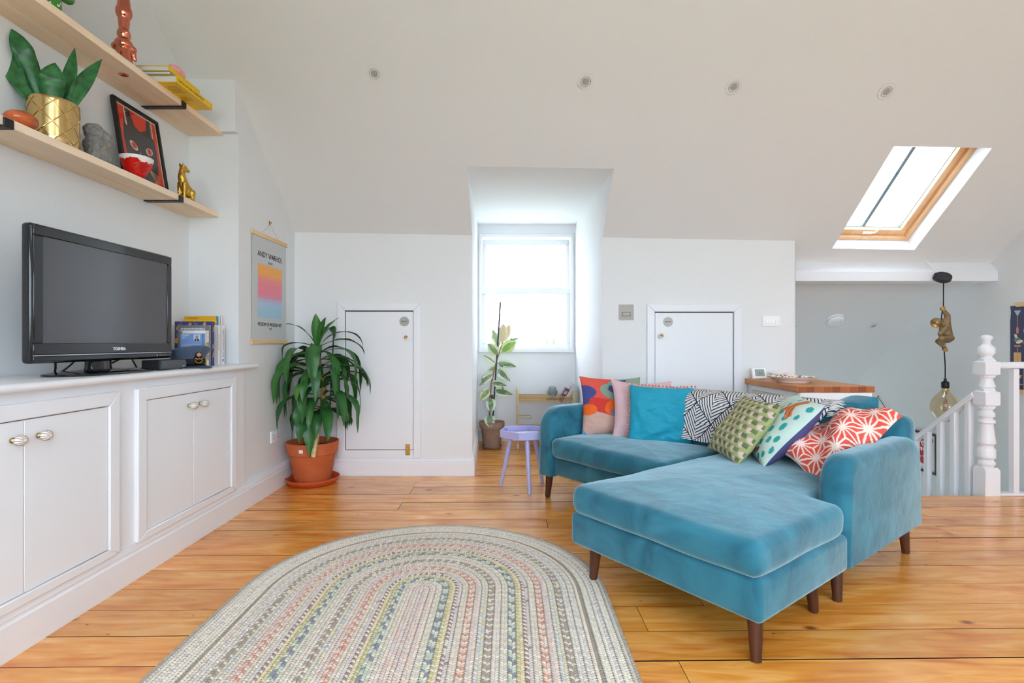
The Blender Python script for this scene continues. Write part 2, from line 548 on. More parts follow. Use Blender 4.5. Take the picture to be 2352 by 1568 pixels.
def wood(name, dark, light, scale=(1, 14, 14), rough=0.5, detail=5, k=2.0, knots=False, spec=0.4):
    m = bpy.data.materials.new(name); m.use_nodes = True
    nt = m.node_tree; N = nt.nodes; L = nt.links; b = N['Principled BSDF']
    tc = N.new('ShaderNodeTexCoord'); mp = N.new('ShaderNodeMapping'); mp.inputs['Scale'].default_value = scale
    L.new(tc.outputs['Object'], mp.inputs['Vector'])
    n = N.new('ShaderNodeTexNoise'); n.inputs['Scale'].default_value = k; n.inputs['Detail'].default_value = detail; n.inputs['Distortion'].default_value = 0.6
    L.new(mp.outputs[0], n.inputs['Vector'])
    cr = N.new('ShaderNodeValToRGB'); cr.color_ramp.elements[0].position = 0.3; cr.color_ramp.elements[1].position = 0.72
    cr.color_ramp.elements[0].color = hexc(dark); cr.color_ramp.elements[1].color = hexc(light)
    L.new(n.outputs['Fac'], cr.inputs['Fac'])
    last = cr.outputs['Color']
    if knots:
        v = N.new('ShaderNodeTexVoronoi'); v.inputs['Scale'].default_value = 8.0
        mp2 = N.new('ShaderNodeMapping'); mp2.inputs['Scale'].default_value = (1, 0.75, 1); L.new(tc.outputs['Object'], mp2.inputs['Vector']); L.new(mp2.outputs[0], v.inputs['Vector'])
        rk = N.new('ShaderNodeMapRange'); rk.inputs['From Min'].default_value = 0.02; rk.inputs['From Max'].default_value = 0.06; rk.inputs['To Min'].default_value = 0.7; rk.inputs['To Max'].default_value = 0
        L.new(v.outputs['Distance'], rk.inputs['Value'])
        mk = N.new('ShaderNodeMix'); mk.data_type = 'RGBA'; L.new(rk.outputs['Result'], mk.inputs['Factor']); L.new(last, mk.inputs['A']); mk.inputs['B'].default_value = hexc('#a06a3c')
        last = mk.outputs['Result']
    L.new(last, b.inputs['Base Color'])
    b.inputs['Roughness'].default_value = rough; b.inputs['Specular IOR Level'].default_value = spec
    return m
shelf_pine = wood('raw_pine_shelf', '#f0d4b3', '#f8e5cb', (9, 0.8, 9), 0.65, knots=True)
window_pine = wood('pine_window_frame', '#e3b383', '#f0cda2', (9, 1.5, 9), 0.45)
worktop_oak = wood('oiled_oak_worktop', '#b9702f', '#d69450', (12, 1.3, 12), 0.35)
walnut = wood('dark_walnut_leg', '#3a1f14', '#5f3624', (12, 12, 1.5), 0.4)
beech = wood('pale_beech', '#dcb583', '#ecd0a4', (8, 1, 8), 0.55)

# ---- floor: dark underside slab, every visible board its own piece
floor = struct(MB().span((-2.2, YB, -0.05), (XR + 0.1, 3.63, -0.028)).span((-2.2, 3.63, -0.05), (2.42, 4.3, -0.028)).span((-0.5, 4.3, -0.05), (0.9, YW + 0.05, -0.028))
               .build('floor', mat('dark_subfloor', '#15100c', 1.0, spec=0.0), smooth=0))
rng = random.Random(4)
plank_side_dark = mat('dark_plank_sides', '#2e2014', 0.95, spec=0.1)  # darker colour on the plank side faces so the gaps show
SL = 0.016
def board(xa, xb, y0, y1):
    g0, g1 = rng.choice((0.0012, 0.0016, 0.0022, 0.0034)), rng.choice((0.0010, 0.0014, 0.0018))
    zt, zb = rng.uniform(-0.0012, 0.0012), -0.027
    xc, yc = (xa + xb) / 2, (y0 + y1) / 2
    a, b_ = xa + 0.001, xb - 0.001
    vs = [(a, y0 + g0 + SL * a, zb), (b_, y0 + g0 + SL * b_, zb), (b_, y1 - g1 + SL * b_, zb), (a, y1 - g1 + SL * a, zb)]
    vs += [(x, y, zt) for x, y, z in vs]
    yo = yc + SL * xc
    vs = [(x - xc, y - yo, z) for x, y, z in vs]
    fs = [(3, 2, 1, 0), (4, 5, 6, 7)] + [(i, (i + 1) % 4, 4 + (i + 1) % 4, 4 + i) for i in range(4)]
    mb = MB(); mb.add(vs, fs[:2], 0); mb.f += fs[2:]; mb.m += [1] * 4; mb.c += [None] * 4
    mb.build('plank', [pine_floor, plank_side_dark], floor, loc=(xc, yo, 0), smooth=0, recalc=False)
y = -0.35
row = 0
while y < YW - 0.02:
    w = rng.choice((0.165, 0.172, 0.178, 0.185, 0.155))
    y1 = y + w
    if y1 > YW: y1 = YW
    if y1 - y < 0.05: break
    xa, xb = -1.745, XR
    if y1 > 3.60: xb = 2.42
    if y > 4.20: xa, xb = -0.36, 0.76
    cuts = [xa]
    if xb - xa > 2.2:
        x = xa + rng.uniform(0.9, 2.6)
        while x < xb - 0.5:
            cuts.append(x); x += rng.uniform(1.6, 3.0)
    cuts.append(xb)
    for k in range(len(cuts) - 1): board(cuts[k], cuts[k + 1], y, y1)
    if y < 3.58 and y1 > 3.60: board(2.42, XR, y, 3.60)      # landing edge beside the stairwell
    y = y1

# ---- left wall with its alcove
mb = MB()
T = 3.2
def wallq(p, q, z0, z1): mb.quad((p[0], p[1], z0), (q[0], q[1], z0), (q[0], q[1], z1), (p[0], p[1], z1))
wallq((XL, YB), (XL, 0.75), -0.05, T)
wallq((XL, 0.75), (XA, 0.75), -0.05, T)
wallq((XA, 0.75), (XA, YE + 0.02), -0.05, T)
wallq((XA, YE), (XL, YE), -0.05, 2.40)
wallq((XA, 3.295), (XL, 3.295), 2.40, T)
mb.quad((XA, 3.295, 2.40), (XL, 3.295, 2.40), (XL, YE, 2.40), (XA, YE, 2.40))
wallq((XL, YE), (XL, YK + 0.02), -0.05, 2.40)
wallq((XL, 3.295), (XL, YK + 0.02), 2.40, T)
struct(mb.build('wall_left', white_wall, smooth=0, recalc=False))

# ---- knee wall either side of the dormer, with the hatch openings
DL0, DR0, DL1, DR1 = -0.30, 0.75, -0.335, 0.69
H1 = (-1.323, -0.772, 0.203, 1.326)
H2 = (1.168, 1.804, 0.203, 1.316)
XE = 2.30
mb = MB()
def kq(x0, x1, z0, z1):
    t0, t1 = (zc(x0, YK) + 0.02, zc(x1, YK) + 0.02) if z1 is None else (z1, z1)
    mb.quad((x0, YK, z0), (x1, YK, z0), (x1, YK, t1), (x0, YK, t0))
for (a, b, h) in ((XL - 0.02, DL0, H1), (DR0, XE, H2)):
    kq(a, h[0], -0.05, None); kq(h[1], b, -0.05, None); kq(h[0], h[1], h[3], None); kq(h[0], h[1], -0.05, h[2])
mb.quad((XE, YK, -0.05), (XE, 4.55, -0.05), (XE, 4.55, zc(XE, 4.55)), (XE, YK, zc(XE, YK) + 0.02))
struct(mb.build('wall_back', white_wall, smooth=0, recalc=False))

# ---- right wall
struct(MB().quad((XR, YB, -2.7), (XR, 8.6, -2.7), (XR, 8.6, T), (XR, YB, T)).build('wall_right', white_wall, smooth=0, recalc=False))

# ---- wall behind the camera with a wide unseen window added to let in daylight
mb = MB()
WX0, WX1, WZ0, WZ1 = -1.3, 3.4, 0.45, 2.62
for a, b, c, d in ((-2.2, WX0, -0.05, T), (WX1, XR + 0.1, -0.05, T), (WX0, WX1, -0.05, WZ0), (WX0, WX1, WZ1, T)):
    mb.span((a, YB - 0.2, c), (b, YB, d))
struct(mb.build('wall_rear', white_wall, smooth=0))
mb = MB()
for x in (WX0 + 0.03, -0.15, 1.15, 2.45, WX1 - 0.03): mb.span((x - 0.03, YB - 0.15, WZ0), (x + 0.03, YB - 0.09, WZ1))
for z in (WZ0 + 0.03, WZ1 - 0.03): mb.span((WX0, YB - 0.15, z - 0.03), (WX1, YB - 0.09, z + 0.03))
w3 = struct(mb.build('window_3', white_gloss, smooth=0))
MB().span((WX0, YB - 0.123, WZ0), (WX1, YB - 0.117, WZ1)).build('pane', glass, w3, smooth=0)

# ---- ceiling: flat part behind, slope in front with holes for dormer and rooflight
SX0, SX1, SY0, SY1 = 2.635, 3.305, 3.578, 4.264
DY = 3.737
mb = MB()
xs = [-2.12, DL0, DR0, XE, SX0, SX1, XR + 0.1]
ys = [None, SY0, DY, YK, SY1, 4.47]
for i in range(len(xs) - 1):
    for j in range(len(ys) - 1):
        xm = (xs[i] + xs[i + 1]) / 2
        a, b = xs[i], xs[i + 1]
        if i == 1 and j in (2, 3, 4): continue
        if i == 4 and j in (1, 2, 3): continue
        if j >= 3 and i < 3: continue
        P = []
        for (x, jj) in ((a, j), (b, j), (b, j + 1), (a, j + 1)):
            yy = yflat(x) if ys[jj] is None else ys[jj]
            P.append((x, yy, zc(x, yy)))
        mb.quad(*P)
RL = [(-0.55, 0.55), (1.75, 2.85)]; RY0, RY1 = -1.55, 0.05
for a, b in ((-2.12, RL[0][0]), (RL[0][1], RL[1][0]), (RL[1][1], XR + 0.1)):
    mb.quad((a, RY0, ZF), (b, RY0, ZF), (b, RY1, ZF), (a, RY1, ZF))
mb.quad((-2.12, YB - 0.1, ZF), (XR + 0.1, YB - 0.1, ZF), (XR + 0.1, RY0, ZF), (-2.12, RY0, ZF))
mb.quad((-2.12, RY1, ZF), (XR + 0.1, RY1, ZF), (XR + 0.1, yflat(XR + 0.1), ZF), (-2.12, yflat(-2.12), ZF))
struct(mb.build('ceiling', ceil_white, smooth=0, recalc=False))

def ringbox(mb, x0, y0, x1, y1, w, z0, z1):
    mb.span((x0, y0, z0), (x1, y0 + w, z1)).span((x0, y1 - w, z0), (x1, y1, z1)).span((x0, y0 + w, z0), (x0 + w, y1 - w, z1)).span((x1 - w, y0 + w, z0), (x1, y1 - w, z1))
    return mb
for k, (a, b) in enumerate(RL):                      # two unseen rooflights, added behind the camera for more fill light
    w = struct(ringbox(MB(), a - 0.06, RY0 - 0.06, b + 0.06, RY1 + 0.06, 0.06, ZF, ZF + 0.16).build('window_%d' % (4 + k), white_gloss, smooth=0))
    MB().span((a - 0.01, RY0 - 0.01, ZF + 0.13), (b + 0.01, RY1 + 0.01, ZF + 0.136)).build('pane', glass, w, smooth=0)

# ---- dormer: cheeks, ceiling, window wall
DZ = 2.305
mb = MB()
def cheek(x0, x1):
    yt = DY
    mb.add([(x0, YK, -0.05), (x1, YW, -0.05), (x1, YW, DZ), (x0, yt, zc(x0, yt)), (x0, YK, zc(x0, YK))], [(0, 1, 2, 3, 4)])
cheek(DL0, DL1); struct(mb.build('wall_dormer_left', dormer_lightened, smooth=0, recalc=False))
mb = MB(); cheek(DR0, DR1); struct(mb.build('wall_dormer_right', dormer_lightened, smooth=0, recalc=False))
mb = MB()
mb.quad((DL0 - 0.0, DY, zc(DL0, DY)), (DR0, DY, zc(DR0, DY)), (DR1, YW, DZ), (DL1, YW, DZ))
struct(mb.build('ceiling_dormer', dormer_lightened, smooth=0, recalc=False))
OX0, OX1, OZ0, OZ1 = -0.318, 0.672, 0.975, 2.21
mb = MB()
for a, b, c, d in ((DL1 - 0.1, DR1 + 0.1, -0.05, OZ0), (DL1 - 0.1, OX0, OZ0, OZ1), (OX1, DR1 + 0.1, OZ0, OZ1), (DL1 - 0.1, DR1 + 0.1, OZ1, DZ + 0.1)):
    mb.span((a, YW, c), (b, YW + 0.16, d))
struct(mb.build('wall_dormer_back', dormer_lightened, smooth=0))

# ---- sash window
w1 = struct(bpy.data.objects.new('window_1', None)); COL.objects.link(w1); w1.location = (0, YW, 0)
mb = MB()
mb.span((OX0, -0.022, OZ1 - 0.035), (OX1, 0.03, OZ1)).span((OX0, -0.022, OZ0), (OX0 + 0.03, 0.03, OZ1 - 0.035)).span((OX1 - 0.03, -0.022, OZ0), (OX1, 0.03, OZ1 - 0.035))
mb.span((OX0, 0.03, OZ0), (OX0 + 0.022, 0.15, OZ1)).span((OX1 - 0.022, 0.03, OZ0), (OX1, 0.15, OZ1)).span((OX0, 0.03, OZ1 - 0.03), (OX1, 0.15, OZ1))
mb.build('window_frame', white_gloss, w1, bevel=0.004)
MB().span((OX0 - 0.008, -0.035, OZ0 - 0.012), (OX1 + 0.008, 0.15, OZ0 + 0.03)).build('window_sill', white_gloss, w1, bevel=0.006)
def sash(name, x0, x1, z0, z1, y, rails, zglass):
    t, b_, s_ = rails
    mb = MB()
    mb.span((x0, y, z1 - t), (x1, y + 0.04, z1)).span((x0, y, z0), (x1, y + 0.04, z0 + b_)).span((x0, y, z0 + b_), (x0 + s_, y + 0.04, z1 - t)).span((x1 - s_, y, z0 + b_), (x1, y + 0.04, z1 - t))
    o = mb.build(name, white_gloss, w1, bevel=0.006)
    MB().span((x0 + s_ - 0.003, y + 0.017, z0 + b_ - 0.003), (x1 - s_ + 0.003, y + 0.023, z1 - t + 0.003)).build('pane', glass, o, smooth=0)
    return o
us = sash('upper_sash', OX0 + 0.032, OX1 - 0.032, 1.60, 2.168, 0.075, (0.062, 0.045, 0.038), None)
ls = sash('lower_sash', OX0 + 0.024, OX1 - 0.024, 1.005, 1.645, 0.03, (0.068, 0.05, 0.048), None)
for x in (-0.11, 0.53):
    MB().box((x, 0.045, 1.652), (0.05, 0.018, 0.012)).box((x + 0.03, 0.045, 1.662), (0.03, 0.01, 0.008)).build('sash_catch', plastic_white, ls, bevel=0.003)
    MB().box((x, 0.065, 2.135), (0.035, 0.018, 0.012)).build('sash_hook', plastic_white, us, bevel=0.003)
    MB().box((x, 0.022, 1.03), (0.04, 0.016, 0.014)).box((x, 0.018, 1.05), (0.012, 0.012, 0.03)).build('sash_lift', plastic_white, ls, bevel=0.004)
for x in (OX0 + 0.026, OX1 - 0.026):
    MB().box((x, 0.07, 1.90), (0.004, 0.02, 0.5)).build('sash_channel', mat('grey_channel', '#8b8d92', 0.6), w1)

# ---- rooflight in the slope
n_out = Vector((-CB, -CC, 1)).normalized()
dn = Vector((0, 1, CC)).normalized()
ex = Vector((1, 0, CB)).normalized()
SO = Vector(((SX0 + SX1) / 2, (SY0 + SY1) / 2, zc((SX0 + SX1) / 2, (SY0 + SY1) / 2)))
w2 = struct(bpy.data.objects.new('window_2', None)); COL.objects.link(w2)
w2.matrix_world = frame3(SO, ex, -dn, n_out)
hw, hl = (SX1 - SX0) / 2, (SY1 - SY0) / 2 * math.sqrt(1 + CC * CC)
D = 0.14
mb = MB()
for (a, b) in (((-hw, -hl), (hw, -hl)), ((hw, -hl), (hw, hl)), ((hw, hl), (-hw, hl)), ((-hw, hl), (-hw, -hl))):
    mb.quad((a[0], a[1], -0.001), (b[0], b[1], -0.001), (b[0], b[1], D), (a[0], a[1], D))
mb.build('window_reveal', white_gloss, w2, smooth=0, recalc=False)
ringbox(MB(), -hw, -hl, hw, hl, 0.03, D - 0.025, D + 0.02).build('window_frame', window_pine, w2, bevel=0.004)
sk = ringbox(MB(), -hw + 0.032, -hl + 0.032, hw - 0.032, hl - 0.032, 0.05, D + 0.005, D + 0.06).build('window_sash', window_pine, w2, bevel=0.005)
MB().span((-hw + 0.08, -hl + 0.08, D + 0.035), (hw - 0.08, hl - 0.08, D + 0.041)).build('pane', glass, sk, smooth=0)
ringbox(MB(), -hw + 0.076, -hl + 0.076, hw - 0.076, hl - 0.076, 0.010, D + 0.042, D + 0.075).span((-0.055, -hl + 0.07, D + 0.05), (-0.03, hl - 0.07, D + 0.075)).build('glazing_bar', mat('grey_blue_bar', '#7f929b', 0.5), sk)
mb = MB().box((-0.02, -hl + 0.055, D + 0.0), (0.07, 0.022, 0.012)).tube([(0.0, -hl + 0.055, D - 0.006), (0.03, -hl + 0.075, D - 0.02), (0.045, -hl + 0.12, D - 0.02), (0.06, -hl + 0.14, D - 0.02)], 0.007, 8)
mb.build('window_handle', plastic_white, sk, bevel=0.002)
bpy.context.view_layer.update()

# ---- boxed purlin over the stairs
mb = MB()
x0, x1 = XE - 0.01, XR
prof = [(4.47, 1.70), (4.385, 1.755), (4.305, 1.662), (4.305, 1.655), (4.30, 1.652), (4.30, 1.575), (4.50, 1.575), (4.50, 1.70)]
mb.prism(prof, lambda a, b, h: (h, a, b), (x0, x1))
struct(mb.build('trim_1', white_gloss, smooth=20))

# ---- stairwell: lower ceiling, inner side, far wall, lower floor
struct(MB().quad((XE - 0.05, 4.45, 1.774), (XR, 4.45, 1.774), (XR, 8.2, 1.774 - 0.713 * 3.75), (XE - 0.05, 8.2, 1.774 - 0.713 * 3.75)).build('ceiling_stairwell', ceil_white, smooth=0, recalc=False))
mb = MB()
mb.quad((2.42, 3.64, -2.7), (XE, 8.2, -2.7), (XE, 8.2, 1.8), (2.42, 3.64, -0.03))
mb.quad((XE, 4.2, -2.7), (XE, 8.2, -2.7), (XE, 8.2, 1.8), (XE, 4.2, 1.8))
for a, b, c, d in ((XE - 0.1, 2.45, -2.7, 1.8), (3.95, XR, -2.7, 1.8), (2.45, 3.95, -2.7, -2.3), (2.45, 3.95, -0.6, 1.8)): mb.quad((a, 7.6, c), (b, 7.6, c), (b, 7.6, d), (a, 7.6, d))   # unseen opening added low in the far wall to brighten the stairwell
mb.quad((2.42, 3.63, -2.7), (XR, 3.63, -2.7), (XR, 3.63, -0.03), (2.42, 3.63, -0.03))
struct(mb.build('wall_stairwell', white_wall, smooth=0, recalc=False))
struct(MB().span((2.2, 3.5, -2.75), (XR, 8.6, -2.7)).build('floor_lower', mat('stair_carpet_grey', '#b9b4ad', 0.9), smooth=0))
st = thing('staircase', None, None, (0, 0, 0)); struct(st)
for k in range(9):
    MB().span((2.44, 3.70 + 0.235 * k, -0.18 * (k + 1) - 0.03), (3.24, 3.70 + 0.235 * (k + 1) + 0.02, -0.18 * (k + 1))).span((2.44, 3.70 + 0.235 * k, -0.18 * (k + 1)), (3.24, 3.715 + 0.235 * k, -0.18 * k - 0.03)).build('stair_step', white_gloss, st, bevel=0.005)

# ---- skirting boards
def skirting(name, runs, h=0.14, t=0.02):
    mb = MB()
    prof = [(0, -0.002), (t, -0.002), (t, h * 0.72), (t * 0.72, h * 0.76), (t * 0.72, h * 0.80), (t * 0.9, h * 0.83), (t * 0.75, h * 0.92), (t * 0.3, h), (0, h)]
    for (p, q, nrm) in runs:
        p, q, nrm = Vector(p), Vector(q), Vector(nrm)
        d = (q - p)
        mb.prism(prof, lambda a, b, k: (p.x + d.x * k + nrm.x * a, p.y + d.y * k + nrm.y * a, b), (0, 1))
    return struct(mb.build(name, white_gloss, smooth=25))
skirting('baseboard_left', [((XL, 3.336), (XL, YK), (1, 0)), ((XL, YB), (XL, 0.75), (1, 0))], 0.165, 0.046)
skirting('baseboard_back', [((XL, YK), (DL0, YK), (0, -1)), ((DR0, YK), (XE, YK), (0, -1))])
skirting('baseboard_dormer', [((DL0, YK - 0.02), (DL1, YW), (1, 0)), ((DR0, YK - 0.02), (DR1, YW), (-1, 0))], 0.165)
struct(MB().span((DL1 + 0.02, YW - 0.012, 0), (DR1 - 0.02, YW, 0.03)).build('trim_2', pine_floor, smooth=0))
skirting('baseboard_right', [((XR, YB), (XR, 3.6), (-1, 0))])

# ---- hatch doors in the knee wall
shadow_gap = mat('dark_gap', '#4a4546', 0.9)
def hatch(name, h, side, left_full=True):
    d = struct(bpy.data.objects.new(name, None)); COL.objects.link(d); d.location = (0, YK, 0)
    x0, x1, z0, z1 = h
    MB().span((x0 - 0.1, 0.022, z0 - 0.1), (x1 + 0.1, 0.05, z1 + 0.1)).build('hatch_backing', shadow_gap, d, smooth=0)
    panel = MB().span((x0 + 0.006, -0.004, z0 + 0.005), (x1 - 0.005, 0.02, z1 - 0.009)).build('door_panel', white_gloss, d, bevel=0.002)
    a = 0.062
    # architrave lengths, mitred at the top
    def piece(poly):
        return MB().prism(poly, lambda u, w, k: (u, -k, w), (-0.001, 0.019)).build('architrave', white_gloss, d, bevel=0.005)
    piece([(x0 - a, 0.142), (x0, 0.142), (x0, z1), (x0 - a, z1 + a)])
    piece([(x1, 0.142), (x1 + a, 0.142), (x1 + a, z1 + a), (x1, z1)])
    piece([(x0 - a, z1 + a), (x0, z1), (x1, z1), (x1 + a, z1 + a)])
    MB().span((x0, -0.004, 0.142), (x1, 0.01, z0)).build('door_sill', white_gloss, d, bevel=0.002)
    return d, panel
steel = mat('brushed_steel', '#9c9792', 0.45, metal=0.6)
fm = lambda o: frame3(o, (1, 0, 0), (0, 0, 1))
def sign(panel, x, z, r):
    s = MB().lathe([(r, 0), (r, 0.002), (r - 0.001, 0.003)], 32, (x, -0.004, z), Matrix.Rotation(R(90), 3, 'X')).build('private_sign', steel, panel)
    lettering('PRIVATE', 0.0125, ink, s, fm((x, -0.0073, z)), bold=0.0004)
    for k in (-1, 1): MB().ball((x + k * r * 0.86, -0.007, z), 0.0016).build('screw', mat('screw_steel', '#c9c9c9', 0.3, metal=1), s)
def flower_knob(panel, x, z):
    k = MB().lathe([(0.010, 0), (0.009, 0.012), (0.019, 0.020), (0.021, 0.028), (0.016, 0.034)], 20, (x, -0.004, z), Matrix.Rotation(R(90), 3, 'X')).build('knob', white_gloss, panel)
    mb = MB()
    for i in range(5):
        a = 2 * math.pi * i / 5 + 0.3
        mb.ball((x + 0.010 * math.cos(a), -0.040, z + 0.004 + 0.009 * math.sin(a)), (0.0065, 0.004, 0.0065), None, 8, 6)
    mb.ball((x, -0.042, z + 0.004), 0.005, None, 8, 6)
    mb.build('knob_flower', gold, k)
door1, p1 = hatch('door_1', H1, 1)
sign(p1, -0.846, 1.238, 0.039); flower_knob(p1, -0.825, 1.109)
b = MB().box((-0.818, -0.008, 0.207), (0.036, 0.006, 0.088)).build('bolt_plate', mat('worn_brass', '#b98b48', 0.4, metal=0.8), door1, bevel=0.002)
MB().lathe([(0.009, 0), (0.009, 0.012)], 14, (-0.818, -0.012, 0.219), Matrix.Rotation(R(90), 3, 'X')).box((-0.818, -0.014, 0.190), (0.02, 0.008, 0.03)).build('bolt_barrel', gold, b)
door2, p2 = hatch('door_2', H2, -1)
sign(p2, 1.277, 1.235, 0.039); flower_knob(p2, 1.217, 1.122)

# ---- world outside: ground and a row of distant trees
struct(MB().quad((-150, 6.5, -8), (150, 6.5, -8), (150, 260, -8), (-150, 260, -8)).quad((-150, -200, -8), (150, -200, -8), (150, -3, -8), (-150, -3, -8))
       .build('ground_outside', mat('far_grass', '#c3c7b4', 0.9), smooth=0, recalc=False))
# ================================================================== CUPBOARDS, LEDGE, SHELVES ON THE LEFT
XF = -1.685                                # cupboard face
skirting_mat = white_gloss
cab = {}
def cupboard(y0, y1, i0, i1, label):
    t = thing('built_in_cupboard', label, 'cupboard', (XF, (y0 + y1) / 2, 0), group='white cupboards under the ledge')
    c = (y0 + y1) / 2
    zb, zt, f = 0.165, 0.86, 0.056
    MB().span((-0.33, y0 - c, 0.0), (-0.01, y1 - c, 0.90)).build('carcass', white_gloss, t, smooth=0)
    # skirting of the unit
    prof = [(-0.01, 0), (0.003, 0), (0.003, 0.118), (-0.004, 0.124), (-0.004, 0.132), (0.001, 0.137), (-0.002, 0.152), (-0.004, 0.165), (-0.01, 0.165)]
    MB().prism(prof, lambda a, b, h: (a, h, b), (y0 - c, y1 - c)).build('plinth', white_gloss, t, smooth=25)
    o0, o1 = i0 - f - c, i1 + f - c
    a0, a1 = i0 - c, i1 - c
    for poly in ([(o0, zb), (a0, zb + 0.035), (a0, zt - f), (o0, zt)], [(o1, zb), (o1, zt), (a1, zt - f), (a1, zb + 0.035)], [(o0, zt), (a0, zt - f), (a1, zt - f), (o1, zt)], [(o0, zb), (o1, zb), (a1, zb + 0.035), (a0, zb + 0.035)]):
        MB().prism(poly, lambda a, b, h: (h, a, b), (-0.012, 0.012)).build('frame_rail', white_gloss, t, bevel=0.004)
    m = (a0 + a1) / 2
    MB().span((-0.0105, a0, zb + 0.035), (-0.0095, a1, zt - f)).build('gap_backing', shadow_gap, t, smooth=0)
    for k, (p, q) in enumerate(((a0 + 0.002, m - 0.0016), (m + 0.0016, a1 - 0.003))):
        d = MB().span((-0.0095, p, zb + 0.037), (0.0035, q, zt - f - 0.0035)).build('cupboard_door', white_gloss, t, bevel=0.0015)
        ky = (q - 0.045) if k == 0 else (p + 0.05)
        kz = zt - f - 0.065
        mk = MB()
        prof = [(0.007, 0), (0.006, 0.014), (0.013, 0.018), (0.0205, 0.026), (0.022, 0.034), (0.017, 0.044), (0.006, 0.0485), (0, 0.049)]
        n = 22
        vs = []
        for r, z in prof:
            for i in range(n):
                a = 2 * math.pi * i / n
                rr = r * (1 + (0.035 * math.cos(a * 11) if r > 0.012 else 0))
                vs.append((0.0035 + z, ky + rr * 0.95 * math.cos(a), kz + rr * 0.8 * math.sin(a)))
        fs = [(j * n + i, j * n + (i + 1) % n, (j + 1) * n + (i + 1) % n, (j + 1) * n + i) for j in range(len(prof) - 1) for i in range(n)]
        mk.add(vs, fs)
        kn = mk.build('knob', mat('knob_ceramic', '#efe8df', 0.25), d)
        for i in range(11):
            a = 2 * math.pi * (i + 0.5) / 11
            MB().tube([(0.0035 + z, ky + r * 0.98 * math.cos(a), kz + r * 0.83 * math.sin(a)) for r, z in prof[2:7]], 0.0008, 4).build('knob_stripe', mat('knob_line', '#8d7c5e', 0.35, metal=0.4), kn)
        MB().lathe([(0.0095, 0.002), (0.0095, 0.006)], 14, (0.0035, ky, kz), Matrix.Rotation(R(90), 3, 'Y')).build('knob_collar', gold, kn)
    return t
cupboard(2.305, 3.335, 2.414, 3.15, 'white double-door cupboard beneath the set-top box end of the ledge')
cupboard(0.76, 2.305, 1.43, 2.19, 'white double-door cupboard nearest the viewer, cut by the left picture edge')
# ledge
mb = MB()
n = 6
prof = [(-0.355, 0.90)] + [(0.022, 0.90)] + [(0.022 + 0.016 * math.cos(-math.pi / 2 + math.pi * i / n), 0.916 + 0.016 * math.sin(-math.pi / 2 + math.pi * i / n)) for i in range(n + 1)] + [(-0.355, 0.932)]
mb.prism(prof, lambda a, b, h: (XF + a, h, b), (0.77, 3.335))
mb.prism([(p if p[0] > -0.04 else (-0.04, p[1])) for p in prof], lambda a, b, h: (XF + a, h, b), (3.335, 3.43))
tag(mb.build('cupboard_ledge', white_gloss, smooth=40), 'long white rounded ledge on top of the cupboards, carrying the television', 'ledge')

# shelves
def shelf(zb, xf, label, ybr):
    t = thing('wall_shelf', label, 'shelf', (XA, 2.05, zb), group='pine shelves in the alcove')
    w = xf - XA
    h = 0.034
    for (a, b) in ((0.001, w * 0.48 - 0.0013), (w * 0.48 + 0.0013, w)):
        MB().span((a, -1.28, 0), (b, YE - 2.05 - 0.002, h)).build('board', shelf_pine, t, bevel=0.0025)
    for yb in ybr:
        mb = MB().span((0.0, yb - 2.05 - 0.02, -0.006), (w + 0.006, yb - 2.05 + 0.02, -0.0005)).span((w + 0.001, yb - 2.05 - 0.02, -0.006), (w + 0.007, yb - 2.05 + 0.02, h - 0.004))
        br = mb.build('bracket', black_metal, t, bevel=0.003)
        for u in (0.04, w - 0.045): MB().ball((u, yb - 2.05, -0.006), (0.004, 0.004, 0.002), None, 10, 6).build('screw', steel, br)
    return t
ZS1, ZS2 = 1.867, 2.387
shelf(ZS1, -1.854, 'lower pale pine shelf, with the cat print and gold pot on it', (1.93, 2.945))
shelf(ZS2, -1.826, 'upper pale pine shelf, with the yellow books on it', (1.93, 2.925))
T1, T2 = ZS1 + 0.034, ZS2 + 0.034

# ------------------------------------------------------------------ television
gloss_black = mat('gloss_black_plastic', '#17181c', 0.10, coat=0.3)
tv = thing('television', 'wide black flat-screen television standing on the white ledge', 'television', (-1.745, 2.30, 0.932), (0, 0, R(-0.8)))
hw_, z0_, z1_ = 0.389, 0.058, 0.58
fx = lambda y, z, x: (x, y, z)
casing = rbox((-0.042, -hw_, z0_), (0.0, hw_, z1_), 0.014, 4).build('casing', gloss_black, tv)
rbox((-0.095, -hw_ + 0.05, z0_ + 0.05), (-0.03, hw_ - 0.05, z1_ - 0.05), 0.03, 4).build('rear_housing', mat('matt_black_plastic', '#232428', 0.5), tv)
# raised bezel ring with rounded lip
b0, b1, c0, c1 = -0.345, 0.353, 0.135, 0.535
mb = MB()
for (p, q) in (((-hw_ + 0.006, z0_ + 0.033), (hw_ - 0.006, c0)), ((-hw_ + 0.006, c1), (hw_ - 0.006, z1_ - 0.006)), ((-hw_ + 0.006, c0), (b0, c1)), ((b1, c0), (hw_ - 0.006, c1))):
    mb.span((-0.004, p[0], p[1]), (0.006, q[0], q[1]))
mb.build('bezel', gloss_black, tv, bevel=0.003)
MB().span((-0.004, -hw_ + 0.006, z0_ + 0.008), (0.005, hw_ - 0.006, z0_ + 0.028)).build('speaker_strip', gloss_black, tv, bevel=0.003)
MB().span((-0.002, -hw_ + 0.008, z0_ + 0.0285), (0.0055, hw_ - 0.008, z0_ + 0.0325)).build('chrome_line', mat('chrome_line', '#b9bcc2', 0.2, metal=1), tv, smooth=0)
MB().span((-0.004, b0, c0), (0.0012, b1, c1)).build('screen', mat('dark_screen', '#48474b', 0.13, spec=0.8), tv, smooth=0)
fy = lambda o: frame3(o, (0, 1, 0), (0, 0, 1))
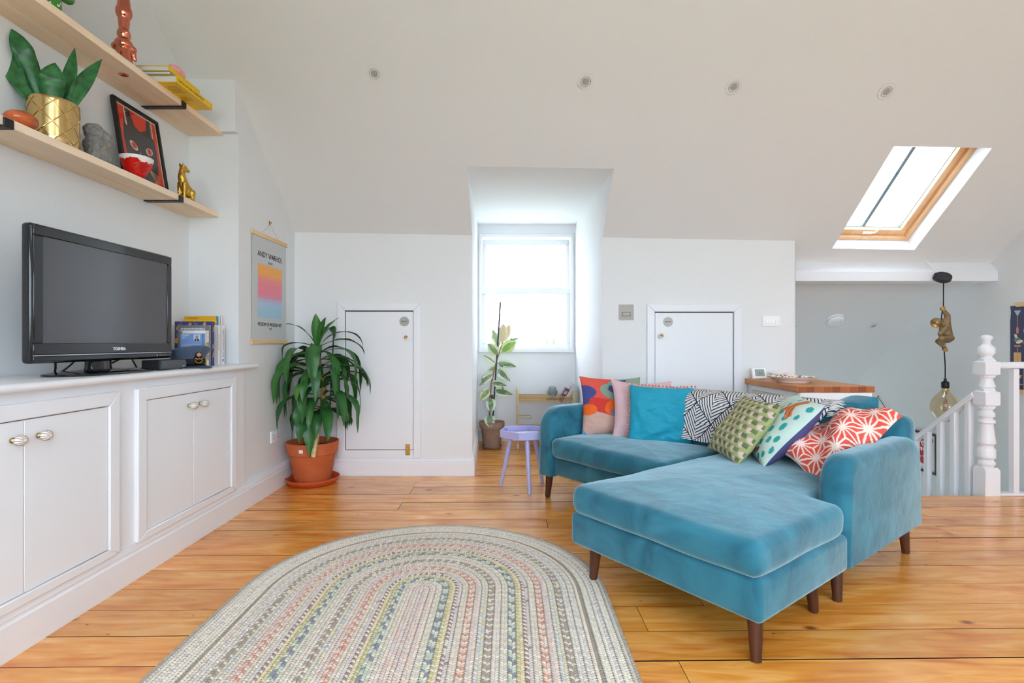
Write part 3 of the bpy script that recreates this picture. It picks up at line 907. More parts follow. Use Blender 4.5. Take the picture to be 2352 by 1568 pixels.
lettering('TOSHIBA', 0.018, mat('silver_print', '#e4e6ea', 0.4), tv, fy((0.0062, 0.03, z0_ + 0.051)), bold=0.0006)
for k, y in enumerate((0.275, 0.295, 0.305, 0.318, 0.335)):
    MB().lathe([(0.0035 if k else 0.006, 0), (0.0035 if k else 0.006, 0.0004)], 12, (0.0052, y, z0_ + 0.016), Matrix.Rotation(R(90), 3, 'Y')).build('button_mark', mat('grey_print', '#6d7077', 0.5), tv)
mb = MB()
prof = [(0.0, 0.0), (0.98, 0.0), (1.0, 0.004), (0.99, 0.009), (0.85, 0.015), (0.4, 0.021), (0, 0.022)]
vs = []; n = 48
for r, z in prof[1:]:
    for i in range(n):
        a = 2 * math.pi * i / n
        vs.append((-0.062 + 0.118 * r * math.copysign(abs(math.cos(a)) ** 0.8, math.cos(a)), 0.02 + 0.262 * r * math.copysign(abs(math.sin(a)) ** 0.8, math.sin(a)), z))
m_ = len(prof) - 1
mb.add(vs, [(k * n + i, k * n + (i + 1) % n, (k + 1) * n + (i + 1) % n, (k + 1) * n + i) for k in range(m_ - 1) for i in range(n)] + [tuple(reversed(range(n)))])
mb.build('stand_base', gloss_black, tv)
mb = MB()
prof = [(0.062, 0.016), (0.056, 0.03), (0.055, 0.075)]
vs = [(-0.065 + 0.6 * r * math.cos(2 * math.pi * i / 24), 0.0 + 1.15 * r * math.sin(2 * math.pi * i / 24), z) for r, z in prof for i in range(24)]
mb.add(vs, [(k * 24 + i, k * 24 + (i + 1) % 24, (k + 1) * 24 + (i + 1) % 24, (k + 1) * 24 + i) for k in range(2) for i in range(24)])
mb.build('stand_neck', gloss_black, tv)
for pts in ([(-0.08, -0.20, 0.09), (-0.10, -0.17, 0.02), (-0.13, -0.15, 0.003)], [(-0.08, -0.07, 0.09), (-0.11, -0.11, 0.02), (-0.14, -0.13, 0.003)], [(-0.08, 0.22, 0.08), (-0.11, 0.14, 0.05), (-0.13, 0.07, 0.003)], [(-0.08, 0.2, 0.08), (-0.12, 0.28, 0.05), (-0.14, 0.34, 0.003)]):
    MB().tube(bez(*pts), 0.004, 6).build('cable', mat('black_rubber', '#161616', 0.6), tv)

# set-top box
sb = thing('set_top_box', 'small dark set-top box on the ledge beside the television stand', 'set-top box', (-1.70, 2.555, 0.932))
MB().span((-0.10, 0, 0.004), (-0.012, 0.195, 0.05)).build('housing', mat('matt_black_box', '#1c1d20', 0.45), sb, bevel=0.003)
MB().prism([(-0.012, 0.004), (0.0, 0.010), (0.002, 0.030), (-0.004, 0.048), (-0.012, 0.05)], lambda a, b, h: (a, h, b), (0.004, 0.193)).build('front_panel', mat('slate_plastic', '#4b4e53', 0.35), sb, bevel=0.001)
for r in range(4):
    for c in range(3): MB().span((-0.088 + 0.024 * c, -0.0006, 0.012 + 0.009 * r), (-0.072 + 0.024 * c, 0.0004, 0.015 + 0.009 * r)).build('vent_slot', mat('vent_dark', '#070708', 0.8), sb, smooth=0)
dashes(0.022, 0.005, mat('silver_print'), sb, fy((0.003, 0.168, 0.016)), 4)
for x in (-0.09, -0.02):
    for y in (0.015, 0.18): MB().lathe([(0.006, 0), (0.006, 0.005)], 12, (x, y, 0)).build('rubber_foot', mat('black_rubber'), sb)

# peaked service cap
cp = thing('peaked_cap', 'blue-grey peaked uniform cap with gold badge, lying before the books', 'cap', (-1.775, 2.885, 0.932), (0, 0, R(-28)))
cloth_blue = mat('air_blue_cloth', '#46566b', 0.9, sheen=0.3, bump=0.2, bscale=500)
def oval(rx, ry, z, n=36, dx=0.0, dip=0.0):
    return [(dx + rx * math.cos(2 * math.pi * i / n), ry * math.sin(2 * math.pi * i / n), z + dip * math.cos(2 * math.pi * i / n)) for i in range(n)]
def loft(mb, rings, cap0=True, cap1=True):
    n = len(rings[0]); vs = [p for r in rings for p in r]
    fs = [(k * n + i, k * n + (i + 1) % n, (k + 1) * n + (i + 1) % n, (k + 1) * n + i) for k in range(len(rings) - 1) for i in range(n)]
    if cap0: fs.append(tuple(reversed(range(n))))
    if cap1: fs.append(tuple((len(rings) - 1) * n + i for i in range(n)))
    return mb.add(vs, fs)
loft(MB(), [oval(0.086, 0.078, 0.012), oval(0.088, 0.080, 0.030), oval(0.088, 0.080, 0.050)]).build('cap_band', mat('black_mohair', '#15161b', 0.85, bump=0.3, bscale=700), cp)
loft(MB(), [oval(0.088, 0.080, 0.049), oval(0.100, 0.094, 0.066, dx=-0.002, dip=0.014), oval(0.116, 0.112, 0.078, dx=-0.004, dip=0.024), oval(0.119, 0.116, 0.086, dx=-0.005, dip=0.027), oval(0.112, 0.108, 0.094, dx=-0.006, dip=0.027), oval(0.07, 0.06, 0.102, dx=-0.004, dip=0.018), oval(0.01, 0.01, 0.105)]).build('cap_crown', cloth_blue, cp)
# peak points along +x, the front of the cap
mb = MB(); vs = []
for k in range(3):
    for i in range(13):
        a = R(-62 + 124 * i / 12); r = 0.086 + 0.034 * k * math.cos(a * 1.35)
        vs.append((r * math.cos(a), r * 0.93 * math.sin(a), 0.014 - 0.005 * k))
mb.add(vs, [(k * 13 + i, k * 13 + i + 1, (k + 1) * 13 + i + 1, (k + 1) * 13 + i) for k in range(2) for i in range(12)])
o = mb.build('cap_peak', mat('peak_cloth', '#39475a', 0.6), cp); md = o.modifiers.new('thick', 'SOLIDIFY'); md.thickness = 0.004
MB().tube([(0.0895 * math.cos(R(a)), 0.082 * math.sin(R(a)), 0.019) for a in range(-80, 81, 8)], 0.004, 6).build('chin_strap', mat('black_patent', '#0d0d0f', 0.2), cp)
bdg = blob('cap_badge', [('e', (0.094, 0, 0.047), (0.006, 0.026, 0.024)), ('e', (0.096, 0, 0.074), (0.006, 0.018, 0.016))], 0.0022, mat('black_felt', '#15151a', 0.9), cp)
MB().tube([(0.1005, -0.020 * math.cos(R(a)), 0.044 - 0.018 * math.sin(R(a))) for a in range(0, 181, 12)], 0.0022, 6).tube([(0.101, -0.022, 0.053), (0.1025, -0.009, 0.046), (0.1035, 0, 0.050), (0.1025, 0.009, 0.046), (0.101, 0.022, 0.053)], [0.0015, 0.0035, 0.0025, 0.0035, 0.0015], 6).build('badge_wreath', mat('gold_braid', '#d8a03a', 0.4, metal=0.6), bdg)
MB().ball((0.101, 0, 0.066), (0.003, 0.011, 0.005)).ball((0.101, -0.008, 0.073), (0.003, 0.005, 0.006)).ball((0.101, 0.008, 0.073), (0.003, 0.005, 0.006)).ball((0.101, 0, 0.076), (0.003, 0.005, 0.007)).build('badge_crown', mat('coral_thread', '#c98a6a', 0.6), bdg)

# ------------------------------------------------------------------ upright books at the alcove end
def standing_book(x0, x1, ya, yb, h, cover, spine, label, pages='#ece6da', lean=0.0, extra=None):
    """spine faces the room (+x), front cover faces the viewer (-y)"""
    t = thing('book', label, 'book', ((x0 + x1) / 2, (ya + yb) / 2, 0.932), (lean, 0, 0), group='upright books at the end of the ledge')
    w, d = (x1 - x0) / 2, (yb - ya) / 2
    MB().span((-w + 0.003, -d + 0.0015, 0.002), (w - 0.002, d - 0.0015, h - 0.003)).build('pages', mat('pages_' + pages, pages, 0.9), t, smooth=0)
    cm = mat('cover_' + cover, cover, 0.4)
    c = MB().span((-w, -d, 0), (w, -d + 0.0016, h)).span((-w, d - 0.0016, 0), (w, d, h)).build('cover', cm, t, smooth=0)
    MB().span((w - 0.002, -d, 0), (w + 0.0005, d, h)).build('spine', mat('cover_' + spine, spine, 0.4), t, smooth=0)
    return t, w, d
fr = lambda o: frame3(o, (1, 0, 0), (0, 0, 1))
fsp = lambda o: frame3(o, (0, 0, -1), (0, 1, 0), (1, 0, 0))      # text running down a spine
ZL = 0.0
t, w, d = standing_book(-2.0, -1.815, 3.318, 3.330, 0.20, '#3f9d6b', '#3f9d6b', 'thin green-spined book, rearmost against the alcove end')
t, w, d = standing_book(-2.035, -1.822, 3.296, 3.316, 0.305, '#e9dcd6', '#efe5e0', 'tall pale white book just behind the yellow one')
t, w, d = standing_book(-2.035, -1.835, 3.272, 3.294, 0.302, '#f0b41c', '#3d8cc4', 'tall yellow-covered book with a blue spine')
flat_print('cover_print', [(rect(-w, 0.19, w, 0.278), 0), (ell(w - 0.017, 0.255, 0.010, 0.012), 1), (rect(-w + 0.012, 0.287, -w + 0.026, 0.291), 2)], [mat('lemon_ink', '#efc90d', 0.5), mat('red_ink', '#c6301c', 0.5), mat('brown_ink', '#8c5a1d', 0.5)], lambda a, b, h: (a, -d - h, b), t)
dashes(0.06, 0.006, mat('brown_ink'), t, fr((-w + 0.058, -d - 0.0008, 0.289)), 2)
t, w, d = standing_book(-2.0, -1.782, 3.232, 3.268, 0.245, '#e9e6ea', '#ece8ea', 'thick white book with its title running down the spine')
lettering('TREASURY OF MAGICAL TALES', 0.0125, mat('grey_ink', '#75707a', 0.6), t, fsp((w + 0.001, 0.004, 0.135)))
flat_print('spine_mark', [(rect(-0.008, 0.02, 0.008, 0.036), 0)], [mat('lilac_ink', '#9a7fc0', 0.5)], lambda a, b, h: (w + 0.0006 + h, a, b), t)
t, w, d = standing_book(-2.0, -1.79, 3.205, 3.228, 0.235, '#f0ece6', '#f3efe9', 'slim white book with orange lettering down its spine')
dashes(0.10, 0.007, mat('orange_ink', '#c9703e', 0.6), t, fsp((w + 0.001, 0.0, 0.14)), 3)
t, w, d = standing_book(-1.976, -1.757, 3.085, 3.110, 0.262, '#454a86', '#454a86', 'navy book patterned with golden flowers')
sh = []
for (a, b, r) in ((-0.09, 0.225, 0.5), (-0.02, 0.235, 0.3), (0.065, 0.24, 0.1), (-0.10, 0.15, 1.2), (-0.095, 0.07, 0.2), (-0.03, 0.14, 0.8), (0.05, 0.15, 0.4), (0.0, 0.06, 0.3), (0.08, 0.08, 0.9)):
    sh.append(([(a + 0.014 * math.sin(r) + 0.004, b + 0.022), (a + 0.012, b - 0.012), (a + 0.004, b - 0.018), (a - 0.004, b - 0.016), (a - 0.013, b - 0.012), (a - 0.006, b + 0.010)], 0))
for (a, b, c, e) in ((-0.075, 0.262, -0.055, 0.2), (-0.02, 0.262, -0.045, 0.21), (0.0, 0.262, 0.035, 0.21), (0.02, 0.255, 0.03, 0.2), (-0.1, 0.19, -0.07, 0.11), (0.02, 0.19, 0.07, 0.12)):
    sh.append(([(a, b), (a + 0.0025, b), (c + 0.0025, e), (c, e)], 0))
flat_print('cover_print', sh, [mat('golden_ink', '#e0a04a', 0.5)], lambda a, b, h: (a, -d - 0.0004 - h * 0.2, b), t)
flat_print('spine_print', [([(-0.008, 0.045), (0.006, 0.05), (0.010, 0.09), (-0.002, 0.075)], 0), (rect(-0.004, 0.2, 0.004, 0.23), 0), (rect(-0.008, 0.10, 0.002, 0.125), 0)], [mat('golden_ink')], lambda a, b, h: (w + 0.0006 + h, a, b), t)
t, w, d = standing_book(-1.912, -1.735, 3.012, 3.038, 0.238, '#7d8083', '#86898d', 'grey hardback with white text across its top')
for k in range(3): dashes(0.145 - 0.01 * (k == 0), 0.0052, mat('white_ink', '#eeeeee', 0.6), t, fr((-0.002, -d - 0.0006, 0.218 - 0.0085 * k)), 5 + k)
t, w, d = standing_book(-1.860, -1.722, 2.972, 2.992, 0.205, '#eceae4', '#f1efea', 'white paperback with black lettering on its yellow-edged spine')
flat_print('cover_print', [(rect(w - 0.012, 0, w, 0.135), 0)], [mat('mustard_ink', '#e6bd2f', 0.5)], lambda a, b, h: (a, -d - 0.0002 - h, b), t)
lettering('BORN TO RUN', 0.017, ink, t, fsp((w + 0.001, 0.0, 0.088)), bold=0.0006, squeeze=0.9)
dashes(0.05, 0.007, mat('rose_ink', '#d9798b', 0.6), t, fsp((w + 0.001, 0.0, 0.172)), 9)
t, w, d = standing_book(-1.855, -1.727, 2.945, 2.962, 0.188, '#7f9fd6', '#7b9bd2', 'light blue paperback, frontmost, with a small photograph printed on it')
flat_print('cover_print', [(rect(0.012, 0.143, 0.048, 0.182), 0), (ell(0.030, 0.168, 0.009, 0.010), 1), ([(0.014, 0.144), (0.046, 0.144), (0.042, 0.156), (0.03, 0.160), (0.018, 0.156)], 2), (rect(0.028, 0.144, 0.032, 0.158), 0), (rect(-0.055, 0.127, 0.048, 0.1285), 3)], [mat('photo_pale', '#d5dae2', 0.5), mat('photo_mid', '#9298a3', 0.5), mat('photo_dark', '#3c4048', 0.5), mat('white_ink')], lambda a, b, h: (a, -d - 0.0002 - h, b), t)
for k in range(4): dashes(0.045 - 0.008 * k, 0.0042, mat('white_ink'), t, fr((-0.033 - 0.004 * k, -d - 0.0006, 0.182 - 0.007 * k)), 20 + k)
for k in range(5): dashes(0.07, 0.0040, mat('white_ink'), t, fr((-0.020, -d - 0.0006, 0.118 - 0.007 * k)), 30 + k)

# ------------------------------------------------------------------ hanging poster
ps = thing('hanging_poster', 'grey paper poster hung from wooden bars, with orange, pink and blue picture', 'poster', (XL, 3.765, 1.06))
W2, H2_ = 0.276, 0.77
for z in (0.0, H2_ - 0.03):
    MB().span((0.001, -W2, z), (0.014, W2, z + 0.03)).build('hanger_bar', beech, ps, bevel=0.002)
MB().span((0.006, -W2 + 0.012, 0.03), (0.0075, W2 - 0.012, H2_ - 0.03)).build('paper', mat('grey_paper', '#c9cccd', 0.9), ps, smooth=0)
mb = MB()
bands = [(0.0, '#a8cfdf'), (0.07, '#a9cde2'), (0.11, '#b9cfe6'), (0.135, '#d3a9c4'), (0.16, '#f08fa0'), (0.24, '#f395a3'), (0.275, '#f59a92'), (0.30, '#f8b06a'), (0.37, '#f8b565')]
for k in range(len(bands) - 1):
    za, zb_ = bands[k][0], bands[k + 1][0]
    ca, cb_ = hexc(bands[k][1]), hexc(bands[k + 1][1])
    mb.add([(0.0080, -0.188, 0.183 + za), (0.0080, 0.188, 0.183 + za), (0.0080, 0.188, 0.183 + zb_), (0.0080, -0.188, 0.183 + zb_)], [(0, 1, 2, 3)], 0, tuple((p + q) / 2 for p, q in zip(ca, cb_)))
mb.build('picture', vmat('poster_print', 0.9), ps, smooth=0, recalc=False)
lettering('ANDY WARHOL', 0.056, ink, ps, fy((0.0082, 0, 0.622)), squeeze=0.92)
lettering('SUNSET', 0.024, mat('grey_ink'), ps, fy((0.0082, 0, 0.575)), squeeze=0.9)
lettering('MUSEUM OF MODERN ART', 0.036, ink, ps, fy((0.0082, 0, 0.135)), squeeze=0.86)
lettering('1972', 0.022, mat('grey_ink'), ps, fy((0.0082, 0, 0.105)))
MB().tube([(0.008, -0.13, H2_), (0.006, -0.004, 0.858), (0.006, 0.004, 0.858), (0.008, 0.13, H2_)], 0.0012, 5).build('hanging_string', mat('pale_string', '#d6cfc0', 0.9), ps)
MB().box((0.003, 0, 0.868), (0.006, 0.012, 0.03)).tube([(0.004, 0, 0.875), (0.016, 0, 0.872), (0.016, 0, 0.86)], 0.002, 6).build('picture_hook', mat('worn_brass'), ps)

# double socket
so = thing('wall_socket', 'white double wall socket low on the left wall behind the big plant', 'socket', (XL, 3.85, 0.38))
rbox((0, -0.073, -0.043), (0.010, 0.073, 0.043), 0.004, 3).build('face_plate', plastic_white, so)
for s in (-1, 1):
    MB().span((0.010, s * 0.012 - 0.008, 0.010), (0.0135, s * 0.012 + 0.008, 0.032)).build('rocker', plastic_white, so, bevel=0.002)
    for (a, b) in ((0.036, 0.012), (0.025, -0.012), (0.047, -0.012)):
        MB().span((0.0098, s * a - 0.003, b - 0.003), (0.0104, s * a + 0.003, b + 0.003)).build('pin_slot', shadow_gap, so, smooth=0)
# ================================================================== THINGS ON THE SHELVES
# ---- gold pot with snake plant
gp = thing('snake_plant', 'snake plant with broad dark leaves in a quilted gold pot on the lower shelf', 'plant', (-1.945, 2.229, T1))
mb = MB()
n, hgt, rr = 64, 0.19, 0.087
prof = [(rr - 0.004, 0.0), (rr - 0.001, 0.004), (rr, 0.03), (rr, hgt - 0.012), (rr + 0.001, hgt - 0.003), (rr - 0.001, hgt), (rr - 0.006, hgt - 0.001), (rr - 0.008, hgt - 0.03), (rr - 0.010, 0.12)]
mb.lathe(prof, n, caps=False)
gpot = mb.build('gold_pot', mat('polished_gold', '#d3b77c', 0.18, metal=1.0), gp)
mb = MB()
K = 7
for s in (-1, 1):
    for k in range(K):
        pts = []
        for i in range(15):
            a = 2 * math.pi * (k / K + s * 0.31 * i / 14)
            pts.append(((rr + 0.0008) * math.cos(a), (rr + 0.0008) * math.sin(a), 0.006 + (hgt - 0.016) * i / 14))
        mb.tube(pts, 0.0022, 6)
mb.build('quilt_ribs', mat('polished_gold'), gpot)
MB().lathe([(rr - 0.009, 0.152), (0.0, 0.156)], 24, caps=False).build('soil', mat('dark_soil', '#2b2119', 0.95, bump=0.6, bscale=150), gp)
def snake_leaf(b0, mid, tip, w, seed, side):
    mb = MB()
    def cf(k, s):
        e = abs(s - 0.5) * 2
        z = noise.noise(Vector((k * 14, s * 2 + seed, seed))) * 0.5 + 0.5
        c0, c1 = Vector(hexc('#173d25')[:3]), Vector(hexc('#3f7d3a')[:3])
        c = c0.lerp(c1, max(0, min(1, (z - 0.42) * 2.4)))
        return (*c, 1)
    leaf(mb, bez(b0, mid, tip, 16), w, Vector(side), 0.35, cf, 0.04, seed, prof=lambda k: max(0.02, min(1.0, (0.5 + 1.0 * k) if k < 0.5 else 1.0) * (1 - max(0, (k - 0.62) / 0.38) ** 1.7)))
    o = mb.build('leaf', mat('snake_leaf', '#2c6636', 0.35, spec=0.5, var=0.45, vscale=38), gp, smooth=60)
    md = o.modifiers.new('thick', 'SOLIDIFY'); md.thickness = 0.002
vw = Vector((1.945, -2.229, 0)).normalized()
sd = Vector((vw.y, -vw.x, 0)) * -1          # sideways as seen from the room
S = lambda a, b, z: tuple(sd * a + vw * b + Vector((0, 0, z)))
snake_leaf(S(-0.028, -0.01, 0.15), S(-0.085, 0.03, 0.36), S(-0.13, 0.0, 0.455), 0.074, 1.0, tuple(sd))
snake_leaf(S(-0.04, 0.02, 0.15), S(-0.16, -0.01, 0.25), S(-0.115, -0.02, 0.41), 0.066, 2.0, tuple(sd))
snake_leaf(S(0.0, 0.04, 0.15), S(-0.01, 0.055, 0.24), S(0.005, 0.045, 0.345), 0.086, 3.0, tuple(sd))
snake_leaf(S(0.02, -0.02, 0.15), S(0.06, -0.01, 0.28), S(0.07, -0.01, 0.455), 0.056, 4.0, tuple(sd * 0.8 + vw * 0.5))
snake_leaf(S(0.045, 0.01, 0.15), S(0.06, 0.0, 0.24), S(0.165, -0.02, 0.445), 0.058, 5.0, tuple(sd))

# ---- polished stone
o = MB().ball((0, 0, 0.034), (0.050, 0.058, 0.034), None, 28, 18).build('polished_stone', mat('orange_marble', '#b5572a', 0.12, var=0.45, vscale=22, coat=0.4), loc=(-1.90, 2.035, T1))
tag(o, 'rounded polished orange-brown stone on the lower shelf beside the gold pot', 'stone')

# ---- grey stone figure
sf = tag(blob('stone_figure', [('e', (0, -0.012, 0.152), (0.040, 0.048, 0.042)), ('e', (0.004, 0.030, 0.142), (0.038, 0.040, 0.036)), ('e', (0.006, 0.052, 0.120), (0.030, 0.024, 0.026)), ('e', (0, -0.005, 0.090), (0.044, 0.056, 0.050)),
     ('e', (0.02, -0.030, 0.092), (0.028, 0.026, 0.022)), ('e', (0, 0.010, 0.040), (0.050, 0.064, 0.042)), ('c', (0.012, 0.03, 0.09), (0.012, 0.056, 0.02), 0.024, 0.016), ('c', (0.01, 0.05, 0.03), (0.02, 0.085, 0.013), 0.017, 0.013), ('c', (0.02, -0.04, 0.06), (0.03, -0.05, 0.015), 0.024, 0.018), ('e', (0.028, 0.0, 0.152), (0.014, 0.018, 0.012)), ('e', (0, 0.0, 0.012), (0.05, 0.07, 0.012))],
     0.0045, mat('grey_weathered_stone', '#8f8d88', 0.95, var=0.3, vscale=60, bump=0.9, bscale=120), loc=(-1.945, 2.462, T1), rot=(0, 0, 0), smooth=3, rugged=0.014, rsize=0.016), 'weathered grey stone figure between the gold pot and the cat print', 'figurine')

# ---- framed cat print, leaning on the wall
ph, pw = 0.435, 0.345
pf = thing('framed_print', 'black-framed print of a black cat face with red eyes, leaning on the wall', 'picture', (-1.955, 2.828, T1 + 0.001), (0, R(-9.0), 0))
mb = MB()
for a, b, c, d in ((-pw / 2, pw / 2, 0, 0.02), (-pw / 2, pw / 2, ph - 0.02, ph), (-pw / 2, -pw / 2 + 0.02, 0.02, ph - 0.02), (pw / 2 - 0.02, pw / 2, 0.02, ph - 0.02)):
    mb.span((-0.012, a, c), (0.008, b, d))
mb.build('frame', mat('black_frame', '#191718', 0.35), pf, bevel=0.003)
MB().span((-0.010, -pw / 2 + 0.018, 0.018), (-0.002, pw / 2 - 0.018, ph - 0.018)).build('mount', mat('cream_paper', '#e2cdb4', 0.8), pf, smooth=0)
q0, q1, r0, r1 = -pw / 2 + 0.028, pw / 2 - 0.028, 0.028, ph - 0.028
head = [(-0.085, r1), (-0.11, 0.33), (-0.125, 0.25), (-0.12, 0.16), (-0.095, 0.085), (-0.05, 0.045), (0.0, 0.035), (0.05, 0.04), (0.095, 0.075), (0.12, 0.14), (0.125, 0.24), (0.115, 0.33), (0.10, r1), (0.075, r1), (0.06, 0.34), (0.012, 0.315), (-0.03, 0.33), (-0.055, r1)]
sh = [(rect(q0, r0, q1, r1), 0), (head[::-1], 1)]
sh += [(ell(-0.058, 0.215, 0.031, 0.020, 20, -0.5), 2), (ell(-0.056, 0.216, 0.020, 0.017, 18, -0.4), 0), (ell(-0.056, 0.216, 0.004, 0.011, 12), 1),
       (ell(0.062, 0.222, 0.029, 0.020, 20, 0.4), 2), (ell(0.062, 0.222, 0.019, 0.017, 18, 0.3), 0), (ell(0.062, 0.222, 0.004, 0.011, 12), 1),
       ([(-0.014, 0.20), (-0.022, 0.15), (-0.008, 0.15)], 2), ([(0.016, 0.19), (0.012, 0.15), (0.026, 0.13)], 2),
       ([(-0.10, r1), (-0.092, r1), (-0.088, 0.31), (-0.095, 0.31)], 2), ([(0.108, r1), (0.113, r1), (0.113, 0.31), (0.107, 0.31)], 2)]
for k in range(6):
    sh.append(([(-0.108 + 0.004, 0.315 + 0.012 * k), (-0.082, 0.322 + 0.012 * k), (-0.104, 0.323 + 0.012 * k)], 2))
    sh.append(([(0.088, 0.322 + 0.012 * k), (0.112, 0.315 + 0.012 * k), (0.112, 0.323 + 0.012 * k)], 2))
    a = 0.09 - 0.016 * k
    sh.append(([(0.03, 0.118), (0.031, 0.12), (0.125 - 0.006 * k, a + 0.002), (0.124 - 0.006 * k, a)], 2))
    sh.append(([(-0.03, 0.12), (-0.031, 0.118), (-0.135 + 0.006 * k, a + 0.04), (-0.134 + 0.006 * k, a + 0.042)], 2))
red_ink = mat('cat_red', '#e0341f', 0.6); dark_ink = mat('cat_black', '#2f2b2c', 0.6); cream_ink = mat('cat_cream', '#e6d2b6', 0.6)
flat_print('print', sh, [red_ink, dark_ink, cream_ink], lambda a, b, h: (-0.0019 + h * 0.25, a, b), pf)
MB().span((0.0015, -pw / 2 + 0.018, 0.018), (0.0028, pw / 2 - 0.018, ph - 0.018)).build('pane', clear_glass('picture_glass', refl=0.05), pf, smooth=0)

# ---- red and white bowl
bw = thing('bowl', 'red bowl with white rim standing in front of the cat print', 'bowl', (-1.895, 2.655, T1))
mb = MB()
prof = [(0.030, 0.0), (0.032, 0.006), (0.030, 0.010), (0.050, 0.030), (0.066, 0.065), (0.073, 0.098), (0.074, 0.104), (0.071, 0.105), (0.067, 0.098), (0.060, 0.065), (0.044, 0.034), (0.0, 0.022)]
n = 80; vs = []; cc = []
prof = prof[:3] + [(0.030 + 0.0435 * (k / 18) ** 0.62, 0.010 + 0.088 * k / 18) for k in range(1, 19)] + prof[6:]
NO = 3 + 18
for r, z in prof:
    for i in range(n):
        a = 2 * math.pi * i / n
        vs.append((r * math.cos(a), r * math.sin(a), z))
fs = [(k * n + i, k * n + (i + 1) % n, (k + 1) * n + (i + 1) % n, (k + 1) * n + i) for k in range(len(prof) - 1) for i in range(n)]
for f in fs:
    c = sum((Vector(vs[i]) for i in f), Vector()) / 4
    lim = 0.078 + 0.022 * noise.noise(Vector((c.x * 26, c.y * 26, 3)))
    outer = len(cc) < (NO - 1) * n
    mb.add([], [])
    cc.append(hexc('#c9180f') if (c.z < lim and outer) else hexc('#ece4df'))
mb.v = [tuple(v) for v in vs]; mb.f = fs; mb.m = [0] * len(fs); mb.c = cc
mb.build('bowl_body', vmat('glazed_bowl', 0.12, spec=0.6), bw, smooth=60, recalc=False)
for a0 in (-0.95, -0.45, 0.2):
    mb = MB()
    for k in range(2):
        pts = []
        for i in range(20):
            t_ = 2 * math.pi * i / 20
            u, v = (0.32 - 0.12 * k) * math.cos(t_), (0.015 - 0.006 * k) * math.sin(t_)
            z = 0.05 + v + 0.02 * (u)
            r = 0.0605 + (z - 0.05) * 0.42
            pts.append((r * math.cos(a0 + u), r * math.sin(a0 + u), z))
        mb.tube(pts, 0.0012, 5, True)
    mb.build('raised_swirl', mat('cherry_glaze', '#d4352a', 0.1), bw)

# ---- gold wild cat figurine and its companion
gold_fig = mat('gold_figurine', '#cda548', 0.32, metal=0.9, bump=0.5, bscale=160)
tag(blob('gold_figurine', [('c', (0, 0.01, 0.07), (0, -0.012, 0.13), 0.030, 0.021), ('c', (0, -0.012, 0.13), (0, -0.008, 0.17), 0.021, 0.016), ('e', (0, 0.002, 0.184), (0.018, 0.023, 0.018)), ('c', (0, 0.012, 0.182), (0, 0.036, 0.178), 0.014, 0.010),
     ('c', (-0.010, -0.012, 0.196), (-0.013, -0.014, 0.212), 0.007, 0.002), ('c', (0.010, -0.012, 0.196), (0.013, -0.014, 0.212), 0.007, 0.002), ('e', (0, 0.022, 0.055), (0.030, 0.036, 0.042)),
     ('c', (-0.016, -0.008, 0.09), (-0.016, -0.012, 0.012), 0.014, 0.009), ('c', (0.016, -0.008, 0.09), (0.016, -0.012, 0.012), 0.014, 0.009), ('e', (0.016, -0.004, 0.008), (0.011, 0.016, 0.008)), ('e', (-0.016, -0.004, 0.008), (0.011, 0.016, 0.008)),
     ('c', (-0.022, 0.04, 0.05), (-0.024, 0.045, 0.010), 0.020, 0.010), ('c', (0.022, 0.04, 0.05), (0.024, 0.045, 0.010), 0.020, 0.010), ('c', (0.024, 0.045, 0.010), (0.024, 0.020, 0.008), 0.009, 0.008)],
     0.003, gold_fig, loc=(-1.90, 3.045, T1), rot=(0, 0, R(-10)), smooth=3, rugged=0.004, rsize=0.006), 'gold sitting wild cat figurine near the end of the lower shelf', 'figurine')
tag(blob('gold_shell', [('c', (0, 0, 0.004), (0.0, 0.024 * math.sin(R(a)), 0.014 + 0.020 * math.cos(R(a))), 0.006, 0.005) for a in (-80, -50, -20, 10, 40, 70)] + [('e', (0, 0, 0.010), (0.010, 0.022, 0.012))],
     0.0028, gold_fig, loc=(-1.945, 3.05, T1 + 0.002), smooth=2), 'tiny fluted gold ornament just behind the gold cat figurine', 'ornament')

# ---- copper totem
copper = mat('rose_copper_chrome', '#d8826a', 0.10, metal=1.0)
tag(blob('copper_totem', [('c', (0, 0, 0.0), (0, 0, 0.03), 0.042, 0.038), ('c', (0, 0, 0.03), (0, 0, 0.10), 0.036, 0.030), ('c', (-0.035, 0, 0.10), (0.038, 0, 0.10), 0.018, 0.016), ('c', (0.032, 0.01, 0.105), (0.046, 0.01, 0.055), 0.016, 0.008),
     ('e', (0, 0, 0.115), (0.040, 0.040, 0.034)), ('c', (-0.03, 0.02, 0.12), (0.03, 0.02, 0.10), 0.014, 0.014), ('e', (0, 0.0, 0.165), (0.030, 0.032, 0.034)), ('e', (0.014, -0.018, 0.170), (0.014, 0.014, 0.012)), ('c', (0, 0, 0.19), (0, 0, 0.24), 0.022, 0.026), ('e', (0, 0, 0.275), (0.036, 0.036, 0.045)), ('c', (0, 0, 0.30), (0, 0, 0.40), 0.030, 0.020), ('e', (0, 0, 0.42), (0.028, 0.028, 0.03))],
     0.004, copper, loc=(-1.90, 2.575, T2), rot=(0, 0, R(30)), smooth=4), 'shiny rose-copper totem sculpture on the upper shelf, cropped at the top', 'sculpture')

